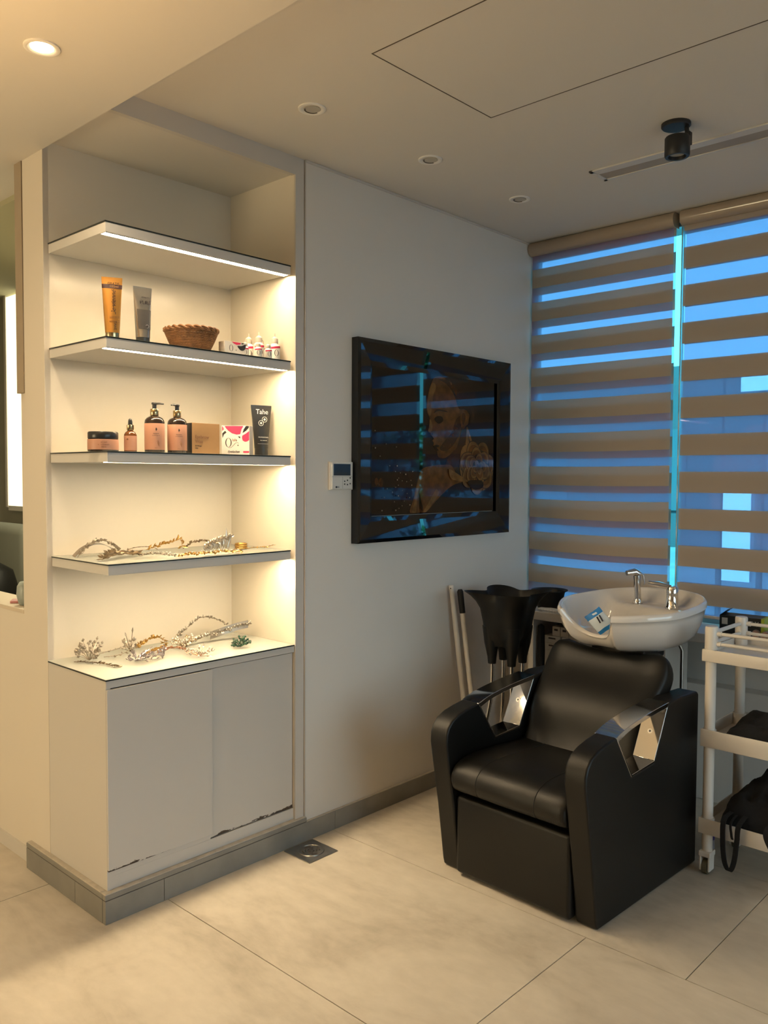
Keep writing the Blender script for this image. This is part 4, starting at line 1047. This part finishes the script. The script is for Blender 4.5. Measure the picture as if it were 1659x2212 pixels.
vine([(1.575, 2.66, .006), (1.60, 2.63, .012), (1.63, 2.60, .012), (1.664, 2.565, .007)], .010, .0035, 'hair_silver', 'hair_silver', 'pale crystal vine along the front edge, next to the bronze spray', G4, step=.0035, bead='pearl', beadr=.0032, beadstep=2)
vine([(1.67, 2.57, .005), (1.73, 2.558, .010), (1.80, 2.552, .009), (1.87, 2.556, .010), (1.95, 2.562, .006)], .011, .0040, 'hair_gold', 'hair_gold', 'sparkling yellow gold vine lying along the front shelf edge', G4, step=.0032, bead='pearl', beadr=.0026, beadstep=3)
vine([(1.835, 2.78, .008), (1.87, 2.765, .026), (1.91, 2.75, .030), (1.935, 2.745, .024)], .015, .0034, 'hair_bronze', 'hair_bronze', 'dark bronze leaf comb just left of the tall tiara', G4, step=.0035, up=.5)
t = vine([(1.875, 2.70, .012), (1.92, 2.70, .026), (1.97, 2.70, .036), (2.01, 2.705, .040)], .014, .0034, 'hair_silver', 'hair_silver', 'tall silver tiara with a spiked peak on the lowest shelf', G4, 'tiara', step=.0014, bead='pearl', beadr=.0030, beadstep=4, up=2.2)
b = B().m('hair_silver'); b.leaf((.115, 0, .02), (-.10, 0, 1), (0, 1, 0), .072, .007, .4); b.leaf((.128, .004, .01), (-.25, 0, 1), (0, 1, 0), .060, .006, .4)
for k in range(34): b.leaf((.005 + .0036 * k, RS.uniform(-.008, .006), .005), (RS.uniform(-.5, .5), 0, 1), (0, 1, 0), (.020 + .0012 * k) * RS.uniform(.8, 1.15), .0052, .4)
b.out('peak', t)
t = thing('bangle', 'golden bangle lying behind the tall tiara tip', 'bangle', (2.055, 2.70, S4), group=G4)
b = B().m('hair_gold')
for r, z in ((.022, .006), (.0225, .014), (.022, .022)): b.tube([(r * math.cos(2 * PI * k / 30), r * math.sin(2 * PI * k / 30), z) for k in range(31)], .0035, 8, cap=False)
b.out('ring', t, smooth=70)
vine([(2.04, 2.66, .004), (2.085, 2.648, .007), (2.13, 2.64, .007), (2.168, 2.632, .012)], .009, .0018, 'hair_bronze', 'hair_gold', 'thin gilded twig at the right end of the lowest shelf', G4, step=.0055, up=.3)
path_base = S5
G5 = 'hair ornaments on the cabinet top'
spray((1.472, 2.832), 22, .052, .070, .013, .0052, 'hair_silver', 'hair_silver', 'round silver bead spray at the left of the cabinet top', G5, bead='hair_silver', beadr=.0048, multi=2, lean=(-.004, 0, .006))
vine([(1.420, 2.845, .003), (1.455, 2.79, .004), (1.475, 2.73, .004), (1.492, 2.66, .003)], .011, .0022, 'hair_bronze', 'hair_bronze', 'thin dark twig lying flat in front of the silver bead spray', G5, step=.0040, up=.15)
vine([(1.53, 2.865, .010), (1.57, 2.87, .012), (1.62, 2.875, .016), (1.66, 2.88, .022)], .008, .0022, 'hair_silver', 'hair_silver', 'rear strand of fine silver leaves right of the bead spray', G5, step=.011, up=.1)
vine([(1.525, 2.825, .006), (1.56, 2.815, .006), (1.60, 2.812, .010), (1.635, 2.815, .020)], .010, .0028, 'hair_silver', 'hair_silver', 'front strand of drop-shaped silver leaves right of the bead spray', G5, step=.011, bead='hair_silver', beadr=.003, beadstep=3, up=.05)
spray((1.585, 2.70), 16, .058, .050, .014, .0042, 'hair_lilac', 'hair_lilac', 'grey-lilac flower spray drooping near the front edge of the cabinet top', G5, multi=3, lean=(.010, -.03, 0))
spray((1.655, 2.862), 9, .030, .050, .013, .0042, 'hair_bronze', 'hair_silver', 'upright silver sprig with two spikes at the back of the cabinet top', G5, multi=2, stick=[(.010, .0, .092), (-.022, .0, .078)])
vine([(1.655, 2.82, .018), (1.70, 2.84, .028), (1.75, 2.85, .036), (1.775, 2.82, .028), (1.745, 2.78, .014), (1.69, 2.765, .010), (1.66, 2.76, .010)], .014, .0048, 'hair_gold', 'hair_gold', 'orange-gold leaf vine curled into a loop on the cabinet top', G5, step=.0055, up=.5)
vine([(1.69, 2.735, .008), (1.735, 2.735, .016), (1.775, 2.70, .016), (1.79, 2.66, .006)], .014, .0028, 'hair_rose', 'hair_rose', 'rose-gold vine below the pearl comb', G5, step=.0032, up=.4)
spray((1.672, 2.668), 8, .016, .062, .010, .0030, 'hair_lilac', 'hair_lilac', 'slim upright purple-grey sprig at the middle of the cabinet top', G5, multi=3)
spray((1.835, 2.770), 26, .048, .050, .012, .0034, 'hair_bronze', 'hair_gold', 'bronze comb crowded with white pearls on the cabinet top', G5, 'hair_comb', bead='pearl', beadr=.0045, multi=2)
spray((1.790, 2.605), 20, .052, .032, .012, .0038, 'hair_rose', 'hair_silver', 'blush crystal cluster near the front edge of the cabinet top', G5, bead='pearl', beadr=.0038, multi=2)
vine([(1.85, 2.86, .020), (1.91, 2.86, .050), (1.965, 2.85, .075), (2.02, 2.83, .068), (2.06, 2.81, .05)], .013, .0042, 'hair_bronze', 'hair_silver', 'silver vine with dark leaves arching behind the pearl comb', G5, step=.006, bead='pearl', beadr=.003, beadstep=3, up=.5)
t = vine([(1.87, 2.80, .010), (1.94, 2.80, .022), (2.01, 2.79, .028), (2.08, 2.77, .040), (2.13, 2.74, .050)], .012, .0034, 'hair_silver', 'hair_silver', 'wide silver tiara at the right rear of the cabinet top', G5, 'tiara', step=.0022, bead='pearl', beadr=.0030, beadstep=3, up=1.6)
b = B().m('hair_silver'); P = catmull([(.10, -.01, .03), (.16, -.015, .042), (.215, -.035, .056), (.255, -.055, .064)], 5)
b.rings([[p + Vector((0, 0, -.016)), p + Vector((0, 0, .016)), p + Vector((0, .002, .016)), p + Vector((0, .002, -.016))] for p in P]); b.out('band', t, smooth=60)
spray((2.000, 2.632), 24, .046, .040, .0, .0, 'emerald', 'emerald', 'dark green crystal hair pin at the right of the cabinet top', G5, bead='emerald', beadr=.0048, multi=2)

# ------------------------------------------------------------------ what is seen through the opening on the far left
t = thing('light_panel', 'tall glowing panel on the far wall seen through the left opening', 'light panel', (2.300, 5.20, 1.29))
B().m('panel_glow').box(-.03, -.004, -.02, .205, 0, 1.32, .002).out('glowing_face', t)
b = B().m('white_laminate').box(-.034, 0, .205, .235, -.01, 1.33); b.box(-.034, 0, -.05, -.02, -.01, 1.33); b.box(-.03, 0, -.02, .205, -.03, 0); b.out('frame', t)
t = thing('armchair', 'grey-green upholstered armchair seen through the left opening', 'armchair', (2.12, 5.16, 0))
b = B().m('armchair_cloth'); b.box(.0, .14, -.30, .30, .25, 1.19, .06, 4); b.out('backrest', t, smooth=50)
b = B().m('armchair_cloth'); b.box(-.30, .02, -.24, .24, .25, .48, .04, 3); b.out('seat', t, smooth=50)
for s_ in (-1, 1): B().m('armchair_cloth').box(-.30, .06, s_ * .27 - .05, s_ * .27 + .05, .0, .66, .03, 3).out('armrest', t, smooth=50)
t = thing('salon_chair', 'black salon chair with curved legs seen through the left opening', 'chair', (1.80, 4.56, 0))
b = B().m('black_plastic'); b.lathe([(.02, .62), (.17, .64), (.20, .70), (.19, .86), (.15, .98), (.05, 1.03), (.002, 1.04)], 28, sx=.8); b.out('shell', t, smooth=60)
for k in range(4):
    a = PI / 4 + k * PI / 2; c_, s_ = math.cos(a), math.sin(a)
    B().m('black_metal').tube(catmull([(.10 * c_, .10 * s_, .66), (.15 * c_, .15 * s_, .50), (.10 * c_, .10 * s_, .30), (.19 * c_, .19 * s_, .06), (.21 * c_, .21 * s_, .006)], 5), .012, 8).out('leg', t, smooth=60)
t = thing('sideboard', 'low dark sideboard in the room beyond the left opening', 'sideboard', (1.76, 4.02, 0))
B().m('cabinet_dark').box(-.20, .24, -.22, .22, .0, .72, .004).out('body', t); B().m('cabinet_dark').box(-.21, .25, -.23, .23, .72, .745, .004).out('top', t)
t = thing('vase', 'grey-green vase on the sill of the left opening', 'vase', (1.445, 3.278, .974))
B().m('teal_vase').lathe([(.026, 0), (.032, .006), (.040, .04), (.037, .075), (.027, .092), (.002, .094)], 28).out('vase_body', t, smooth=60)
t = thing('cell_phone', 'pinkish phone lying on the sill of the left opening', 'phone', (1.440, 3.372, .9745), math.radians(60))
b = B().m('phone_pink').box(-.035, .035, -.018, .018, 0, .010, .003); b.out('body', t); b = B().m('ink').box(-.02, -.010, -.0186, -.017, .003, .007); b.box(.006, .018, -.0186, -.017, .003, .007); b.out('buttons', t)

# ------------------------------------------------------------------ outside the window
b = B().m('ground_out'); b.box(4.11, 60, -40, 60, -.45, -.40); b.box(-40, 60, -40, -3.11, -.45, -.40); structure(b, 'ground')
t = thing('building', 'blue-grey block across the street, seen in the gap between the blinds', 'building', (22, 9, -.40))
B().m('facade').box(0, 6, -16, 16, 0, 4.9).out('wall', t)
for k in range(8):
    for j in range(1):
        B().m('facade_glass').box(-.06, .02, -14 + 3.6 * k, -12.2 + 3.6 * k, 1.0 + 2.4 * j, 3.2 + 2.4 * j).out('window', t)
t = thing('reflector', 'sunlit white signboard on two posts outside, made up for the glare through the zebra blind', 'reflector', (9.0, 3.47, -.40))  # made-up white panels, standing in for sun glare behind the blind
B().m('sun_white').box(-.05, .05, -.34, -.05, .80, 1.80).out('panel', t); B().m('sun_white').box(-.05, .05, -.72, -.21, 2.79, 3.0).out('board', t)
for y_ in (-.42, .0): B().m('facade').box(-.04, .04, y_ - .02, y_ + .02, 0, 3.0).out('post', t)
def tree(x, y, h, r, seed, label):
    t = thing('tree', label, 'tree', (x, y, -.40), group='trees outside the window')
    B().m('bark').tube([(0, 0, 0), (.05, .02, h * .5), (0, .05, h * .8)], [.14, .11, .06], 10).out('trunk', t)
    b = B().m('tree_leaf'); rr = random.Random(seed)
    for k in range(900):
        d = Vector((rr.gauss(0, 1), rr.gauss(0, 1), rr.gauss(0, 1))).normalized() * r * rr.uniform(.3, 1) ** .5
        b.leaf(Vector((0, 0, h)) + Vector((d.x, d.y, d.z * .8)), Vector((rr.uniform(-1, 1), rr.uniform(-1, 1), rr.uniform(-1, 1))), Vector((rr.uniform(-1, 1), 0, 1)), .22, .07, .1)
    b.out('crown', t)
tree(13.5, -6.4, 2.2, 1.2, 3, 'green tree outside, mirrored in the framed picture'); tree(15.5, -5.2, 1.6, .9, 5, 'smaller green tree outside, mirrored below the other')

# ------------------------------------------------------------------ light
wd = bpy.data.worlds.new('sky'); SC.world = wd; wd.use_nodes = True; nt = wd.node_tree; bg = nt.nodes['Background']
tc = nt.nodes.new('ShaderNodeTexCoord'); sp = nt.nodes.new('ShaderNodeSeparateXYZ'); nt.links.new(tc.outputs['Generated'], sp.inputs[0])
rp = nt.nodes.new('ShaderNodeValToRGB'); nt.links.new(sp.outputs['Z'], rp.inputs['Fac'])
rp.color_ramp.elements[0].position = 0; rp.color_ramp.elements[0].color = (.80, .95, 1, 1); rp.color_ramp.elements[1].position = .6; rp.color_ramp.elements[1].color = (.50, .75, 1, 1)
nt.links.new(rp.outputs['Color'], bg.inputs['Color']); bg.inputs['Strength'].default_value = 4.7
def light(name, kind, loc, energy, col, size=.05, rot=(0, 0, 0), spot=None, blend=.5):
    l = bpy.data.lights.new(name, kind); l.energy = energy; l.color = col
    if kind == 'SPOT': l.spot_size = math.radians(spot); l.spot_blend = blend; l.shadow_soft_size = size
    elif kind == 'AREA': l.shape = 'DISK'; l.size = size
    elif kind == 'SUN': l.angle = math.radians(.6)
    o = bpy.data.objects.new(name, l); COL.objects.link(o); o.location = loc; o.rotation_euler = rot
    return o
WARM = (1, .74, .44)
light('downlight_lamp', 'SPOT', (1.052, 2.252, ZL - .012), 34, (1, .80, .52), .03, spot=150, blend=.8)
for x, y, e in ((.95, .4, 9), (.2, -1.2, 9), (-.9, .6, 9), (-.9, 2.3, 10), (-.2, 4.4, 12)):
    light('ceiling_lamp', 'SPOT', (x, y, ZL - .012), e, WARM, .05, spot=155, blend=.8)
for x, y in ((2.3, -1.4), (3.2, -1.6)):
    light('ceiling_lamp', 'SPOT', (x, y, ZC - .012), 15, (1, .72, .44), .05, spot=155, blend=.8)
light('beyond_lamp', 'SPOT', (1.95, 3.9, 2.60), 120, (1, .9, .6), .08, spot=160, blend=.8)
light('ceiling_fill', 'SPOT', (0., 1.8, 1.5), 118, (1, .60, .24), .10, rot=(PI, 0, 0), spot=132, blend=.9)  # unseen fill from below, added to brighten the lowered ceiling
pl_ = light('unseen_wall_fill', 'AREA', (-2.55, 3.4, 1.4), 58, (1, .80, .47), 1.5, rot=(0, -PI / 2, 0))  # broad fill added at the unseen west wall, warms ceiling and column
dv = Vector((.62, -.10, -.775)).normalized()
su = light('sun', 'SUN', (0, 0, 8), 28, (1, .97, .9)); su.rotation_euler = dv.to_track_quat('-Z', 'Y').to_euler()

# ------------------------------------------------------------------ camera
yaw, pitch, roll_ = math.radians(42.99787878), math.radians(2.45412951), math.radians(.29493503)
f = Vector((math.cos(yaw) * math.cos(pitch), math.sin(yaw) * math.cos(pitch), -math.sin(pitch))); r = Vector((math.sin(yaw), -math.cos(yaw), 0)); u = r.cross(f)
r2 = r * math.cos(roll_) + u * math.sin(roll_); u2 = u * math.cos(roll_) - r * math.sin(roll_)
cm = bpy.data.cameras.new('camera'); cm.sensor_fit = 'VERTICAL'; cm.sensor_height = 36; cm.lens = 36 * 1804.4956785 / 2212; cm.clip_start = .05
co = bpy.data.objects.new('camera', cm); COL.objects.link(co)
mt = Matrix((r2, u2, -f)).transposed().to_4x4(); mt.translation = (0, 0, 1.49); co.matrix_world = mt
SC.camera = co
vs = SC.view_settings; vs.view_transform = 'Standard'; vs.look = 'None'; vs.exposure = 0.; vs.gamma = 1; vs.use_curve_mapping = False
SC.cycles.use_denoising = True; SC.cycles.max_bounces = 10; SC.cycles.diffuse_bounces = 5; SC.cycles.transparent_max_bounces = 16; SC.cycles.sample_clamp_indirect = 6
SC.cycles.caustics_reflective = False; SC.cycles.caustics_refractive = False
